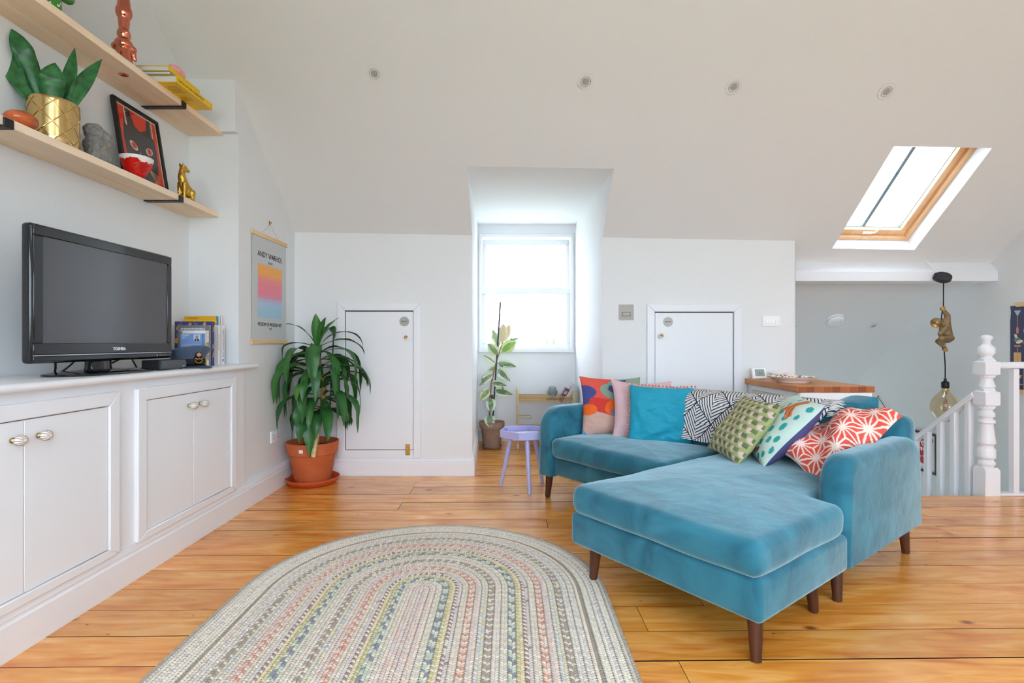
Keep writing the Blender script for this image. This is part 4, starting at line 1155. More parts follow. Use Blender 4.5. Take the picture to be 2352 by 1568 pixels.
# ---- cactus ornament at the top edge
cx_ = thing('cactus_ornament', 'spotted green ceramic cactus at the very top left, on the upper shelf', 'ornament', (-1.93, 2.20, T2))
cact = mat('cactus_green', '#3f8a35', 0.35, var=0.25, vscale=14)
body = blob('cactus_body', [('c', (0, 0, 0.0), (0, 0, 0.06), 0.026, 0.034), ('c', (0, 0, 0.06), (0, 0, 0.25), 0.036, 0.032), ('c', (0, 0.03, 0.14), (0, 0.085, 0.15), 0.022, 0.024), ('c', (0, 0.085, 0.15), (0, 0.09, 0.21), 0.024, 0.020), ('c', (0, -0.03, 0.18), (0, -0.075, 0.19), 0.02, 0.02), ('c', (0, -0.075, 0.19), (0, -0.078, 0.24), 0.02, 0.017)], 0.005, cact, cx_)
mb = MB()
g = random.Random(3)
for k in range(46):
    a = g.uniform(-2.4, 1.2); z = g.uniform(0.03, 0.25)
    mb.ball((0.0345 * math.cos(a), 0.0345 * math.sin(a), z), (0.003, 0.003, 0.0045), None, 6, 5)
for k in range(12):
    a = g.uniform(-2.4, 1.0); mb.ball((0.0235 * math.cos(a), 0.086 + 0.0235 * math.sin(a), g.uniform(0.15, 0.2)), (0.003, 0.003, 0.004), None, 6, 5)
tag(mb.build('cactus_spots', mat('pale_green_spot', '#d7e6c4', 0.4), body), kind='stuff')

# ---- yellow books lying on the upper shelf, overhanging its front
def lying_book(z, x0, x1, y0, y1, h, cover, label, pages='#dcd8d2', spine=True):
    t = thing('book', label, 'book', ((x0 + x1) / 2, (y0 + y1) / 2, z), group='books lying on the upper shelf')
    w, d = (x1 - x0) / 2, (y1 - y0) / 2
    cm = mat('cover_' + cover, cover, 0.4)
    c = MB().span((-w, -d, 0), (w, d, 0.003)).span((-w, -d, h - 0.003), (w, d, h)).span((w - 0.003, -d, 0.003), (w, d, h - 0.003)).build('cover', cm, t, bevel=0.0008)
    MB().span((-w + 0.004, -d + 0.003, 0.003), (w - 0.004, d - 0.003, h - 0.003)).build('pages', mat('pages_' + pages, pages, 0.9), t, smooth=0)
    return t, w, d
t, w, d = lying_book(T2, -1.995, -1.728, 2.712, 3.042, 0.034, '#f2c40a', 'large yellow book at the bottom of the pile on the upper shelf')
lettering('CASS SCULPTURE FOUNDATION', 0.0155, mat('olive_ink', '#6b5d12', 0.6), t, frame3((w + 0.0006, -0.04, 0.017), (0, 1, 0), (0, 0, 1)))
dashes(0.02, 0.005, mat('olive_ink'), t, frame3((w + 0.0006, d - 0.016, 0.017), (0, 0, 1), (0, -1, 0), (1, 0, 0)), 3)
mx_u = lambda o: frame3(o, (1, 0, 0), (0, -1, 0), (0, 0, -1))
for k in range(6): dashes(0.05 + 0.012 * (k % 3), 0.005, mat('olive_ink'), t, mx_u((w - 0.055, -d + 0.05 + 0.013 * k, -0.0006)), 40 + k)
for k in range(4): dashes(0.05, 0.005, mat('olive_ink'), t, mx_u((w - 0.06, -d + 0.165 + 0.013 * k, -0.0006)), 50 + k)
t, w, d = lying_book(T2 + 0.034, -1.985, -1.752, 2.70, 3.02, 0.017, '#8f9691', 'thin grey book sandwiched between the two yellow books')
t, w, d = lying_book(T2 + 0.051, -1.99, -1.757, 2.695, 2.965, 0.026, '#f0c010', 'smaller yellow book on top of the pile, under the pink ornament')
lettering('', 0.01, ink, t, fy((w, 0, 0))) if False else None
pk = blob('pink_ornament', [('e', (0, 0, 0.028), (0.036, 0.034, 0.028)), ('e', (0.006, 0.035, 0.024), (0.030, 0.026, 0.024)), ('c', (0, -0.02, 0.03), (-0.01, 0.04, 0.035), 0.02, 0.016)], 0.004, mat('pink_rubber', '#efa3a0', 0.5), loc=(-1.795, 2.80, T2 + 0.077), smooth=3)
tag(pk, 'soft pink lumpy ornament on top of the yellow books', 'ornament')
# ================================================================== SOFA
def velvet():
    m = bpy.data.materials.new('teal_velvet'); m.use_nodes = True
    nt = m.node_tree; N = nt.nodes; L = nt.links; b = N['Principled BSDF']
    tc = N.new('ShaderNodeTexCoord')
    n = N.new('ShaderNodeTexNoise'); n.inputs['Scale'].default_value = 4.2; n.inputs['Detail'].default_value = 5; n.inputs['Distortion'].default_value = 1.3
    L.new(tc.outputs['Object'], n.inputs['Vector'])
    cr = N.new('ShaderNodeValToRGB')
    cr.color_ramp.elements[0].position = 0.34; cr.color_ramp.elements[0].color = hexc('#1f5d72')
    cr.color_ramp.elements[1].position = 0.68; cr.color_ramp.elements[1].color = hexc('#367d92')
    L.new(n.outputs['Fac'], cr.inputs['Fac']); L.new(cr.outputs['Color'], b.inputs['Base Color'])
    b.inputs['Roughness'].default_value = 0.75; b.inputs['Specular IOR Level'].default_value = 0.15
    b.inputs['Sheen Weight'].default_value = 0.95; b.inputs['Sheen Roughness'].default_value = 0.42
    b.inputs['Sheen Tint'].default_value = hexc('#cdeaf3')
    n2 = N.new('ShaderNodeTexNoise'); n2.inputs['Scale'].default_value = 14; n2.inputs['Detail'].default_value = 4
    L.new(tc.outputs['Object'], n2.inputs['Vector'])
    bp = N.new('ShaderNodeBump'); bp.inputs['Strength'].default_value = 0.18; bp.inputs['Distance'].default_value = 0.02
    L.new(n2.outputs['Fac'], bp.inputs['Height']); L.new(bp.outputs['Normal'], b.inputs['Normal'])
    return m
teal = velvet()
SOFA_O = Vector((0.255, 3.597, 0)); SOFA_A = R(-53.13)
sofa = thing('corner_sofa', 'teal velvet chaise sofa on tapered dark wooden legs', 'sofa', SOFA_O, (0, 0, SOFA_A))
def SW(u, v, z): return SOFA_O + Vector((0.6 * u + 0.8 * v, -0.8 * u + 0.6 * v, z))

def arm(x0, x1, y0, y1, z0, z1, rf, rb, rx):
    """arm: side outline with a big front-top curve, rolled over its thickness"""
    out = [(y0, z0)]
    for i in range(9):
        a = math.pi - math.pi / 2 * i / 8
        out.append((y0 + rf + rf * math.cos(a), z1 - rf + rf * math.sin(a)))
    for i in range(7):
        a = math.pi / 2 - math.pi / 2 * i / 6
        out.append((y1 - rb + rb * math.cos(a), z1 - rb + rb * math.sin(a)))
    out.append((y1, z0))
    out = out[::-1]
    m = len(out)
    mb = MB(); rings = []
    nr = [] 
    for i in range(m):
        a, b = Vector(out[i - 1]), Vector(out[(i + 1) % m]); t = (b - a).normalized(); nr.append(Vector((t.y, -t.x)))
    n = 5
    for k in range(2 * n + 2):
        if k <= n: a = math.pi / 2 * k / n; x = x0 + rx * (1 - math.cos(a)) * 0 + rx * (1 - math.sin(math.pi / 2 - a)); ins = rx * (1 - math.sin(a))
        else: q = k - n - 1; a = math.pi / 2 * q / n; x = x1 - rx + rx * math.sin(a); ins = rx * (1 - math.cos(a))
        ring = []
        for i in range(m):
            p = Vector(out[i]) - nr[i] * ins
            if out[i][1] == z0: p.y = z0
            ring.append((x, p.x, p.y))
        rings.append(ring)
    vs = [p for r in rings for p in r]
    mb.add(vs, [(k * m + i, k * m + (i + 1) % m, (k + 1) * m + (i + 1) % m, (k + 1) * m + i) for k in range(len(rings) - 1) for i in range(m)] + [tuple(reversed(range(m))), tuple((len(rings) - 1) * m + i for i in range(m))])
    return mb
rbox((-0.06, 0.03, 0.155), (1.85, 0.89, 0.30), 0.03, 3).build('seat_base', teal, sofa)
arm(-0.085, 0.055, -0.01, 0.90, 0.155, 0.625, 0.15, 0.14, 0.045).build('armrest', teal, sofa)
arm(1.735, 1.862, 0.0, 0.91, 0.155, 0.598, 0.12, 0.14, 0.045).build('armrest', teal, sofa)
# back frame, leaning slightly
mb = rbox((-0.05, 0.74, 0.2), (1.835, 0.90, 0.70), 0.06, 5)
mb.v = [(x, y + (z - 0.2) * 0.10, z) for x, y, z in mb.v]
mb.build('back_frame', teal, sofa)
def back_cushion(x0, x1):
    mb = MB()
    n, m = 26, 14
    vs = []
    for s in (0, 1):
        for j in range(m + 1):
            for i in range(n + 1):
                u, v = -1 + 2 * i / n, -1 + 2 * j / m
                th = 0.105 * ((1 - u ** 6) * (1 - v ** 6)) ** 0.33
                k = noise.noise(Vector((u * 3 + x0, v * 2, s * 4))) * 0.010
                x = (x0 + x1) / 2 + u * (x1 - x0) / 2
                x_ = (x0 + x1) / 2 + u * (x1 - x0) / 2
                ztop = 0.738 + (0.055 * max(0, min(1, (x_ - 1.50) / 0.10)))
                z = 0.40 + (v + 1) / 2 * (ztop - 0.40)
                y = 0.655 + (z - 0.4) * 0.14 + (-1 if s == 0 else 1) * th * (1 + k * 9) 
                vs.append((x, y, z + k))
    N1 = (n + 1) * (m + 1)
    fs = []
    for s in (0, 1):
        for j in range(m):
            for i in range(n):
                a = s * N1 + j * (n + 1) + i
                f = (a, a + 1, a + n + 2, a + n + 1)
                fs.append(f if s == 0 else f[::-1])
    mb.add(vs, fs)
    return mb.build('back_cushion', teal, sofa, weld=True, sub=1)
back_cushion(0.06, 0.90); back_cushion(0.91, 1.735)
# seat cushions
puffy(dense([(0.06, -0.03), (0.985, -0.03), (0.985, 0.60), (0.06, 0.60)], 0.03, 0.05)[::1], 0.29, 0.425, 0.045, 0.022, wob=0.006, seed=2).build('seat_cushion', teal, sofa, sub=1)
tee = [(1.0, -0.735), (1.872, -0.735), (1.872, -0.045), (1.728, -0.045), (1.728, 0.60), (1.0, 0.60)]
puffy(dense(tee, 0.03, 0.055), 0.297, 0.428, 0.045, 0.026, wob=0.007, seed=5).build('chaise_cushion', teal, sofa, sub=1)
rbox((0.978, -0.705, 0.152), (1.865, -0.015, 0.298), 0.022, 4).build('chaise_base', teal, sofa)
def sofa_leg(x, y, dx, dy, h=0.16):
    MB().tube([(x + dx * 0.012, y + dy * 0.012, 0.0), (x + dx * 0.010, y + dy * 0.010, 0.004), (x, y, h)], [0.0165, 0.0175, 0.027], 20).build('leg', walnut, sofa)
for (x, y, dx, dy) in ((0.0, 0.03, -1, -1), (1.80, 0.03, 1, -1), (1.80, 0.83, 1, 1), (0.0, 0.83, -1, 1), (1.08, -0.64, -1, -1), (1.81, -0.64, 1, -1), (1.78, -0.16, 1, 1), (1.05, -0.14, -1, 1), (0.95, 0.10, 0, 0)):
    sofa_leg(x, y, dx, dy)

# ================================================================== CUSHIONS
def pillow(name, label, c, ex, ey, w, h, t, m, colorfn=None, n=48, seed=1.0, ear=0.10, wr=0.006, backcol=None, curl=None, cat='cushion'):
    ex, ey = Vector(ex).normalized(), Vector(ey).normalized()
    ey = (ey - ex * ey.dot(ex)).normalized()
    ez = ex.cross(ey)
    vs, fs, cols = [], [], []
    for s in (1, -1):
        for j in range(n + 1):
            for i in range(n + 1):
                u, v = -1 + 2 * i / n, -1 + 2 * j / n
                th = t / 2 * (max(0, (1 - abs(u) ** 2.6)) * max(0, (1 - abs(v) ** 2.6))) ** 0.55
                x = u * w / 2 * (1 - ear * (1 - v * v) * abs(u) ** 2)
                y = v * h / 2 * (1 - ear * (1 - u * u) * abs(v) ** 2)
                k = noise.noise(Vector((u * 2.1 + seed, v * 3.3, s + seed))) + 0.5 * noise.noise(Vector((u * 5 + seed, v * 8, s * 2 + seed)))
                fall = min(1.0, (1 - abs(u)) * 4) * min(1.0, (1 - abs(v)) * 4)
                z = s * (th + wr * k * fall) + 0.012 * noise.noise(Vector((u * 1.4, v * 1.4, seed * 3)))
                if curl: z += curl(u, v)
                vs.append((x, y, z))
                if colorfn:
                    cols.append(colorfn((u + 1) / 2, (v + 1) / 2) if (s == 1 or backcol is None) else backcol)
    N1 = (n + 1) ** 2
    for s in (0, 1):
        for j in range(n):
            for i in range(n):
                a = s * N1 + j * (n + 1) + i
                f = (a, a + 1, a + n + 2, a + n + 1)
                fs.append(f if s == 0 else f[::-1])
    me = bpy.data.meshes.new(name)
    me.from_pydata(vs, [], fs)
    me.materials.append(m)
    if colorfn:
        ca = me.color_attributes.new('Col', 'FLOAT_COLOR', 'POINT')
        for i, cl in enumerate(cols): ca.data[i].color = cl
    for p in me.polygons: p.use_smooth = True
    o = bpy.data.objects.new(name, me); COL.objects.link(o)
    o.matrix_world = frame3(c, ex, ey, ez)
    tag(o, label, cat, 'scatter cushions on the sofa')
    return o

def inpoly(x, y, poly):
    r = False; j = len(poly) - 1
    for i in range(len(poly)):
        xi, yi = poly[i]; xj, yj = poly[j]
        if (yi > y) != (yj > y) and x < (xj - xi) * (y - yi) / (yj - yi) + xi: r = not r
        j = i
    return r
def inell(x, y, cx, cy, rx, ry, a=0.0):
    dx, dy = x - cx, y - cy
    u, v = dx * math.cos(a) + dy * math.sin(a), -dx * math.sin(a) + dy * math.cos(a)
    return (u / rx) ** 2 + (v / ry) ** 2 < 1

C_ = {k: hexc(v) for k, v in dict(tan='#cda597', coral='#dc5a4e', red='#cf3f35', orange='#ee6a2c', sage='#86a08d', navy='#4a4f86', blue='#5b8ecb', black='#3a3540', mint='#c5d9cd', teal='#2f9a95', tig='#e27a2c', purp='#55527f', peach='#d6a07c').items()}
def floral(x, y):
    if inpoly(x, y, [(0.42, 0.42), (0.56, 0.40), (0.72, 0.22), (0.78, 0.0), (0.66, 0.0), (0.60, 0.2)]): return C_['blue']
    if inpoly(x, y, [(0.0, 0.12), (0.1, 0.0), (0.06, 0.0), (0.0, 0.04)]): return C_['blue']
    if inpoly(x, y, [(0.80, 0.56), (0.86, 0.45), (1.0, 0.22), (0.92, 0.28), (0.78, 0.38)]): return C_['black']
    if inell(x, y, 0.03, 0.72, 0.20, 0.12) or inell(x, y, 0.02, 0.62, 0.10, 0.1): return C_['navy']
    if inpoly(x, y, [(0.45, 0.86), (0.55, 0.80), (0.50, 0.70), (0.42, 0.76)]) or inpoly(x, y, [(0.5, 0.93), (0.75, 0.98), (0.72, 0.88), (0.86, 0.80), (0.7, 0.9)]): return C_['navy']
    if inell(x, y, 0.55, 0.72, 0.26, 0.15, -0.3) or inell(x, y, 0.75, 0.9, 0.32, 0.12, 0.1): return C_['sage']
    if inell(x, y, 0.50, 0.47, 0.15, 0.12, 0.5): return C_['orange']
    if inell(x, y, 0.08, 0.43, 0.15, 0.09): return C_['orange']
    if inell(x, y, 0.95, 0.96, 0.12, 0.1): return C_['coral']
    if y > 0.36 + 0.05 * math.sin(x * 6 + 1) - 0.12 * max(0, x - 0.65) * 4 and (y < 0.60 + 0.03 * math.sin(x * 9)): return C_['red']
    if y >= 0.58 and x < 0.55: return C_['coral']
    if y >= 0.6: return C_['sage']
    return C_['tan']
linen = dict(rough=0.95, bump=0.25, bscale=500)
pillow('cushion', 'floral cushion in coral, sage, blue and tan, leaning in the far sofa corner', (0.725, 3.715, 0.615), (0.46, 0.04, -0.01), (0.14, 0.22, 0.8), 0.45, 0.43, 0.13, vmat('floral_cloth', **linen), floral, n=110, seed=3)
pillow('cushion', 'plain pale pink linen cushion between the floral and turquoise ones', (0.905, 3.565, 0.605), (0.42, 0.03, -0.015), (0.17, 0.17, 0.8), 0.43, 0.42, 0.13, mat('pink_linen', '#d9b4b6', 0.95, sheen=0.2, bump=0.25, bscale=400), n=48, seed=6, ear=0.13, wr=0.008)
turq = mat('turquoise_velvet', '#0f93ad', 0.7, sheen=0.45, bump=0.15, bscale=60)
pc = pillow('cushion', 'turquoise velvet cushion edged with little coral pompoms', (0.985, 3.40, 0.592), (0.41, -0.05, -0.02), (0.14, 0.14, 0.8), 0.415, 0.385, 0.13, turq, n=64, seed=9, ear=0.05, wr=0.016)
mb = MB(); g = random.Random(8)
for k in range(76):
    q = k / 76 * 4; sdn = int(q); f = (q - sdn) * 2 - 1
    u, v = ((f, -1), (1, f), (-f, 1), (-1, -f))[sdn]
    x = u * 0.2075 * (1 - 0.05 * (1 - v * v)) * 1.02; y_ = v * 0.1925 * (1 - 0.05 * (1 - u * u)) * 1.02
    mb.ball((x + g.uniform(-0.003, 0.003) + 0.006 * (abs(u) > 0.99) * u, y_ + g.uniform(-0.003, 0.003) + 0.006 * (abs(v) > 0.99) * v, g.uniform(-0.008, 0.008)), g.uniform(0.0055, 0.0075), None, 8, 6)
tag(mb.build('pompom_trim', mat('coral_pompom', '#de7f7a', 0.95, bump=0.5, bscale=800), pc), kind='stuff')

ol, pk_, dg_ = hexc('#a2a670'), hexc('#d7bbb3'), hexc('#5e6949')
def geo(x, y):
    r = 9.0
    yy = y * r; j = math.floor(yy); xx = x * 7.0 + (0.5 if j % 2 else 0.0); fx_ = xx - math.floor(xx); fy_ = yy - j
    if 0.42 < fx_ < 0.92 and 0.28 < fy_ < 0.86:
        return dg_ if (int(fy_ * 22) % 3) else hexc('#79835d')
    if (fx_ - 0.34) ** 2 / 0.075 + (fy_ - 0.40) ** 2 / 0.13 < 1: return pk_
    return ol
pillow('cushion', 'olive green cushion with rows of pink half-circles and dark squares', (1.275, 2.872, 0.598), (0.01, -0.36, -0.01), (0.22, 0.015, 0.30), 0.40, 0.385, 0.12, vmat('geo_cloth', **linen), geo, n=120, seed=12, ear=0.07, backcol=ol)
def tiger(x, y):
    x = (x - 0.42) / 0.58
    g = ((0.10, 0.30, 0.035, 0.045), (0.2, 0.44, 0.03, 0.035), (0.30, 0.56, 0.04, 0.04), (0.48, 0.50, 0.045, 0.05), (0.62, 0.42, 0.045, 0.05), (0.45, 0.66, 0.05, 0.035), (0.66, 0.62, 0.05, 0.05), (0.80, 0.52, 0.05, 0.06), (0.78, 0.30, 0.045, 0.05), (0.62, 0.22, 0.045, 0.04), (0.90, 0.36, 0.04, 0.05), (0.44, 0.10, 0.04, 0.04), (0.84, 0.12, 0.05, 0.04), (0.7, 0.06, 0.05, 0.04), (0.90, 0.86, 0.05, 0.045), (0.85, 0.70, 0.04, 0.04), (0.3, 0.80, 0.04, 0.04), (0.18, 0.72, 0.04, 0.04), (0.08, 0.6, 0.03, 0.04), (0.35, 0.92, 0.05, 0.03), (0.95, 0.22, 0.03, 0.05))
    body = [(0.30, 0.66), (0.50, 0.70), (0.66, 0.60), (0.74, 0.68), (0.62, 0.80), (0.72, 0.93), (0.60, 1.0), (0.48, 0.86), (0.36, 0.76)]
    if inpoly(x, y, body): return C_['purp'] if math.sin(x * 60 + y * 45) > 0.75 else C_['tig']
    low = [(0.10, 0.05), (0.26, 0.02), (0.34, 0.16), (0.30, 0.30), (0.18, 0.34), (0.08, 0.22)]
    if inpoly(x, y, low): return C_['purp'] if math.sin(x * 55 - y * 50) > 0.6 else C_['peach']
    tail = [(0.33, 0.28), (0.40, 0.36), (0.47, 0.33), (0.48, 0.22), (0.48, 0.13), (0.54, 0.08), (0.62, 0.13)]
    for k in range(len(tail) - 1):
        a, b = Vector(tail[k]), Vector(tail[k + 1]); p = Vector((x, y)); f = max(0, min(1, (p - a).dot(b - a) / (b - a).length_squared))
        if (p - a.lerp(b, f)).length < 0.032: return C_['purp'] if math.sin((k + f) * 12) > 0.45 or (k == 5 and f > 0.6) else C_['tig']
    for e in g:
        if inell(x, y, *e): return C_['teal']
    return C_['mint']
pillow('cushion', 'mint cushion printed with orange tigers and teal spots, purple behind', (1.455, 2.80, 0.605), (-0.10, -0.46, -0.01), (0.297, 0.13, 0.306), 0.42, 0.43, 0.16, vmat('tiger_cloth', **linen), tiger, n=130, seed=15, ear=0.06, backcol=C_['purp'])
co_, cw_ = hexc('#dd5748'), hexc('#f2d9cd')
def asanoha(x, y):
    sx, sy = x * 3.4, y * 4.9
    b_ = sy / 0.8660254; a_ = sx - b_ * 0.5
    i, j = math.floor(a_), math.floor(b_); fa, fb = a_ - i, b_ - j
    P = lambda a, b: Vector((a + b * 0.5, b * 0.8660254))
    tri = [P(0, 0), P(1, 0), P(0, 1)] if fa + fb < 1 else [P(1, 1), P(0, 1), P(1, 0)]
    p = P(fa, fb); cen = (tri[0] + tri[1] + tri[2]) / 3
    dmin = 9
    for k in range(3):
        for (s, e) in ((tri[k], tri[(k + 1) % 3]), (tri[k], cen)):
            f = max(0, min(1, (p - s).dot(e - s) / (e - s).length_squared)); dmin = min(dmin, (p - s.lerp(e, f)).length)
    return cw_ if dmin < 0.038 else co_
pillow('cushion', 'coral red cushion with white star lattice, slumped over the near armrest', (1.612, 2.60, 0.60), (0.06, -0.30, -0.10), (0.38, 0.20, 0.33), 0.33, 0.50, 0.12, vmat('asanoha_cloth', **linen), asanoha, n=150, seed=18, ear=0.08, wr=0.012,
       curl=lambda u, v: 0.045 * math.sin(u * 2.2 + 0.4) * (v + 0.6) + 0.02 * math.sin(v * 5 + u * 3))

# ---- patterned throw over the sofa back
def throw_mat():
    m = bpy.data.materials.new('striped_throw'); m.use_nodes = True
    nt = m.node_tree; N = nt.nodes; L = nt.links; b = N['Principled BSDF']
    uv = N.new('ShaderNodeUVMap'); sp = N.new('ShaderNodeSeparateXYZ'); L.new(uv.outputs[0], sp.inputs[0])
    def mth(op, a, b_=None, c=None):
        n = N.new('ShaderNodeMath'); n.operation = op
        for i, q in enumerate((a, b_, c)):
            if q is None: continue
            if isinstance(q, (int, float)): n.inputs[i].default_value = q
            else: L.new(q, n.inputs[i])
        return n.outputs[0]
    U, V = sp.outputs[0], sp.outputs[1]
    cell = 0.115
    cu = mth('DIVIDE', U, cell); cv = mth('DIVIDE', V, cell * 1.1)
    fu, fv = mth('FRACT', cu), mth('FRACT', cv)
    iu, iv = mth('FLOOR', cu), mth('FLOOR', cv)
    par = mth('MODULO', mth('ABSOLUTE', mth('ADD', iu, iv)), 2.0)          # 0 or 1
    d1 = mth('SUBTRACT', fu, fv)                                           # diagonal of the cell
    d2 = mth('SUBTRACT', mth('ADD', fu, fv), 1.0)
    dd = mth('ADD', mth('MULTIPLY', d1, par), mth('MULTIPLY', d2, mth('SUBTRACT', 1.0, par)))
    half = mth('GREATER_THAN', dd, 0.0)
    s1 = mth('ADD', mth('MULTIPLY', fu, 0.9), mth('MULTIPLY', fv, 0.45)); s2 = mth('SUBTRACT', mth('MULTIPLY', fv, 0.9), mth('MULTIPLY', fu, 0.45))
    st_ = mth('ADD', mth('MULTIPLY', s1, half), mth('MULTIPLY', s2, mth('SUBTRACT', 1.0, half)))
    line = mth('LESS_THAN', mth('FRACT', mth('MULTIPLY', st_, 7.0)), 0.35)
    edge = mth('LESS_THAN', mth('ABSOLUTE', dd), 0.035)
    mask = mth('MAXIMUM', line, edge)
    mx = N.new('ShaderNodeMix'); mx.data_type = 'RGBA'
    L.new(mask, mx.inputs['Factor']); mx.inputs['A'].default_value = hexc('#dfdcdc'); mx.inputs['B'].default_value = hexc('#33343f')
    L.new(mx.outputs['Result'], b.inputs['Base Color'])
    b.inputs['Roughness'].default_value = 0.95; b.inputs['Specular IOR Level'].default_value = 0.1
    return m
th = thing('throw_blanket', 'white throw with black striped geometric pattern, draped over the sofa back', 'blanket', SOFA_O, (0, 0, SOFA_A))
prof = [(0.49, 0.462), (0.520, 0.475), (0.532, 0.52), (0.535, 0.58), (0.545, 0.65), (0.555, 0.69), (0.575, 0.725), (0.620, 0.752), (0.70, 0.760), (0.78, 0.755), (0.86, 0.740), (0.945, 0.725), (0.975, 0.70), (0.982, 0.66), (0.980, 0.58), (0.975, 0.50)]
mb = MB(); nx = 60
vs, uvs = [], []
L_ = [0]
for k in range(1, len(prof)): L_.append(L_[-1] + math.dist(prof[k], prof[k - 1]))
x0, x1 = 0.40, 1.56
for i in range(nx + 1):
    s = i / nx
    for k, (py, pz) in enumerate(prof):
        x = x0 + (x1 - x0) * s
        cut = 0.0
        if k < 6: x = x0 + (x1 - x0) * s * (0.90 + 0.10 * k / 6)
        w_ = noise.noise(Vector((x * 5, L_[k] * 4, 2.0))) * 0.010
        vs.append((x, py - abs(w_) * 0.8, pz + w_ * 0.6)); uvs.append((x + 0.02 * noise.noise(Vector((x * 3, L_[k] * 3, 5))), L_[k]))
m_ = len(prof)
fs = [(i * m_ + k, (i + 1) * m_ + k, (i + 1) * m_ + k + 1, i * m_ + k + 1) for i in range(nx) for k in range(m_ - 1)]
mb.add(vs, fs)
cl = mb.build('cloth', throw_mat(), th, smooth=80, recalc=False)
ul = cl.data.uv_layers.new(name='UVMap')
for lp in cl.data.loops: ul.data[lp.index].uv = uvs[lp.vertex_index]
md = cl.modifiers.new('thick', 'SOLIDIFY'); md.thickness = 0.006; md.offset = 0
cl.modifiers.new('sub', 'SUBSURF').render_levels = 1
mb = MB(); g = random.Random(2)
for k in range(34):
    q = k / 33 * (m_ - 7) + 5
    i = min(int(q), m_ - 2); f = q - i
    py = prof[i][0] * (1 - f) + prof[i + 1][0] * f; pz = prof[i][1] * (1 - f) + prof[i + 1][1] * f
    for j in range(2):
        e = (x1 + g.uniform(0.035, 0.06), py + g.uniform(-0.015, 0.015), pz + g.uniform(-0.008, 0.012))
        mb.tube([(x1 - 0.005, py, pz), (x1 + 0.02, py + g.uniform(-0.006, 0.006), pz + g.uniform(0.0, 0.010)), e], [0.003, 0.0026, 0.0018], 5)
tag(mb.build('fringe', mat('cream_fringe', '#e9e5e1', 0.95), th), kind='stuff')
# ================================================================== BRAIDED RUG
rug = thing('braided_rug', 'large oval braided rug in cream with many coloured rings on the floor', 'rug', (-0.372, 1.65, 0.002))
PAL = dict(pink=['#dcb3aa', '#e6dccb', '#c9cbd0', '#e3c9bd'], sage=['#c3c6b2', '#e6dfcf', '#d8cfc4'], blue=['#48668a', '#e5dfc9', '#aec7b6', '#48668a', '#b5cdbb'], yellow=['#dcc988', '#e7ddc2', '#a3ab7e', '#d9cc96'], maroon=['#7e4a5c', '#cdc8cb', '#e4dccb', '#cfc6c8'], beige=['#d9cbbd', '#e5dccd', '#cfc5b4'], red=['#d0715f', '#e6d8c8', '#dcb9ac'], ltblue=['#a9bac9', '#e4d49c', '#e4dccb', '#c2c6c8'], grey=['#8d8078', '#e4dbcd', '#8f827c'], plight=['#ddc5bb', '#e6ddd0', '#cfd3cb'], pgrey=['#d6d0c8', '#e6e0d6', '#c6c4c2'], dark=['#6b6866', '#77736f'], cream=['#e9e3d4', '#ded8ca', '#e9e3d4'], lilac=['#e8e2d5', '#bfb9c9', '#e6dfd2', '#e9e3d6'], edge=['#857e76', '#928a82'])
seq = ['pink', 'pink', 'sage', 'blue', 'yellow', 'maroon', 'beige', 'red', 'pink', 'ltblue', 'grey', 'plight', 'sage', 'blue', 'yellow', 'maroon', 'beige', 'red', 'pink', 'ltblue', 'grey', 'pgrey', 'pgrey', 'dark', 'cream', 'lilac', 'cream', 'edge']
pitch, half = 0.0282, 0.60
def oval_path(r, s):
    """point and tangent at arc length s round a racetrack of radius r"""
    P = 4 * half + 2 * math.pi * r
    s %= P
    if s < 2 * half: return (r, -half + s), (0, 1)
    s -= 2 * half
    if s < math.pi * r:
        a = s / r; return (r * math.cos(a), half + r * math.sin(a)), (-math.sin(a), math.cos(a))
    s -= math.pi * r
    if s < 2 * half: return (-r, half - s), (0, -1)
    s -= 2 * half
    a = math.pi + s / r
    return (r * math.cos(a), -half + r * math.sin(a)), (-math.sin(a), math.cos(a))
g = random.Random(5)
rug_m = vmat('braided_wool', 0.95, bump=0.3, bscale=900, spec=0.1)
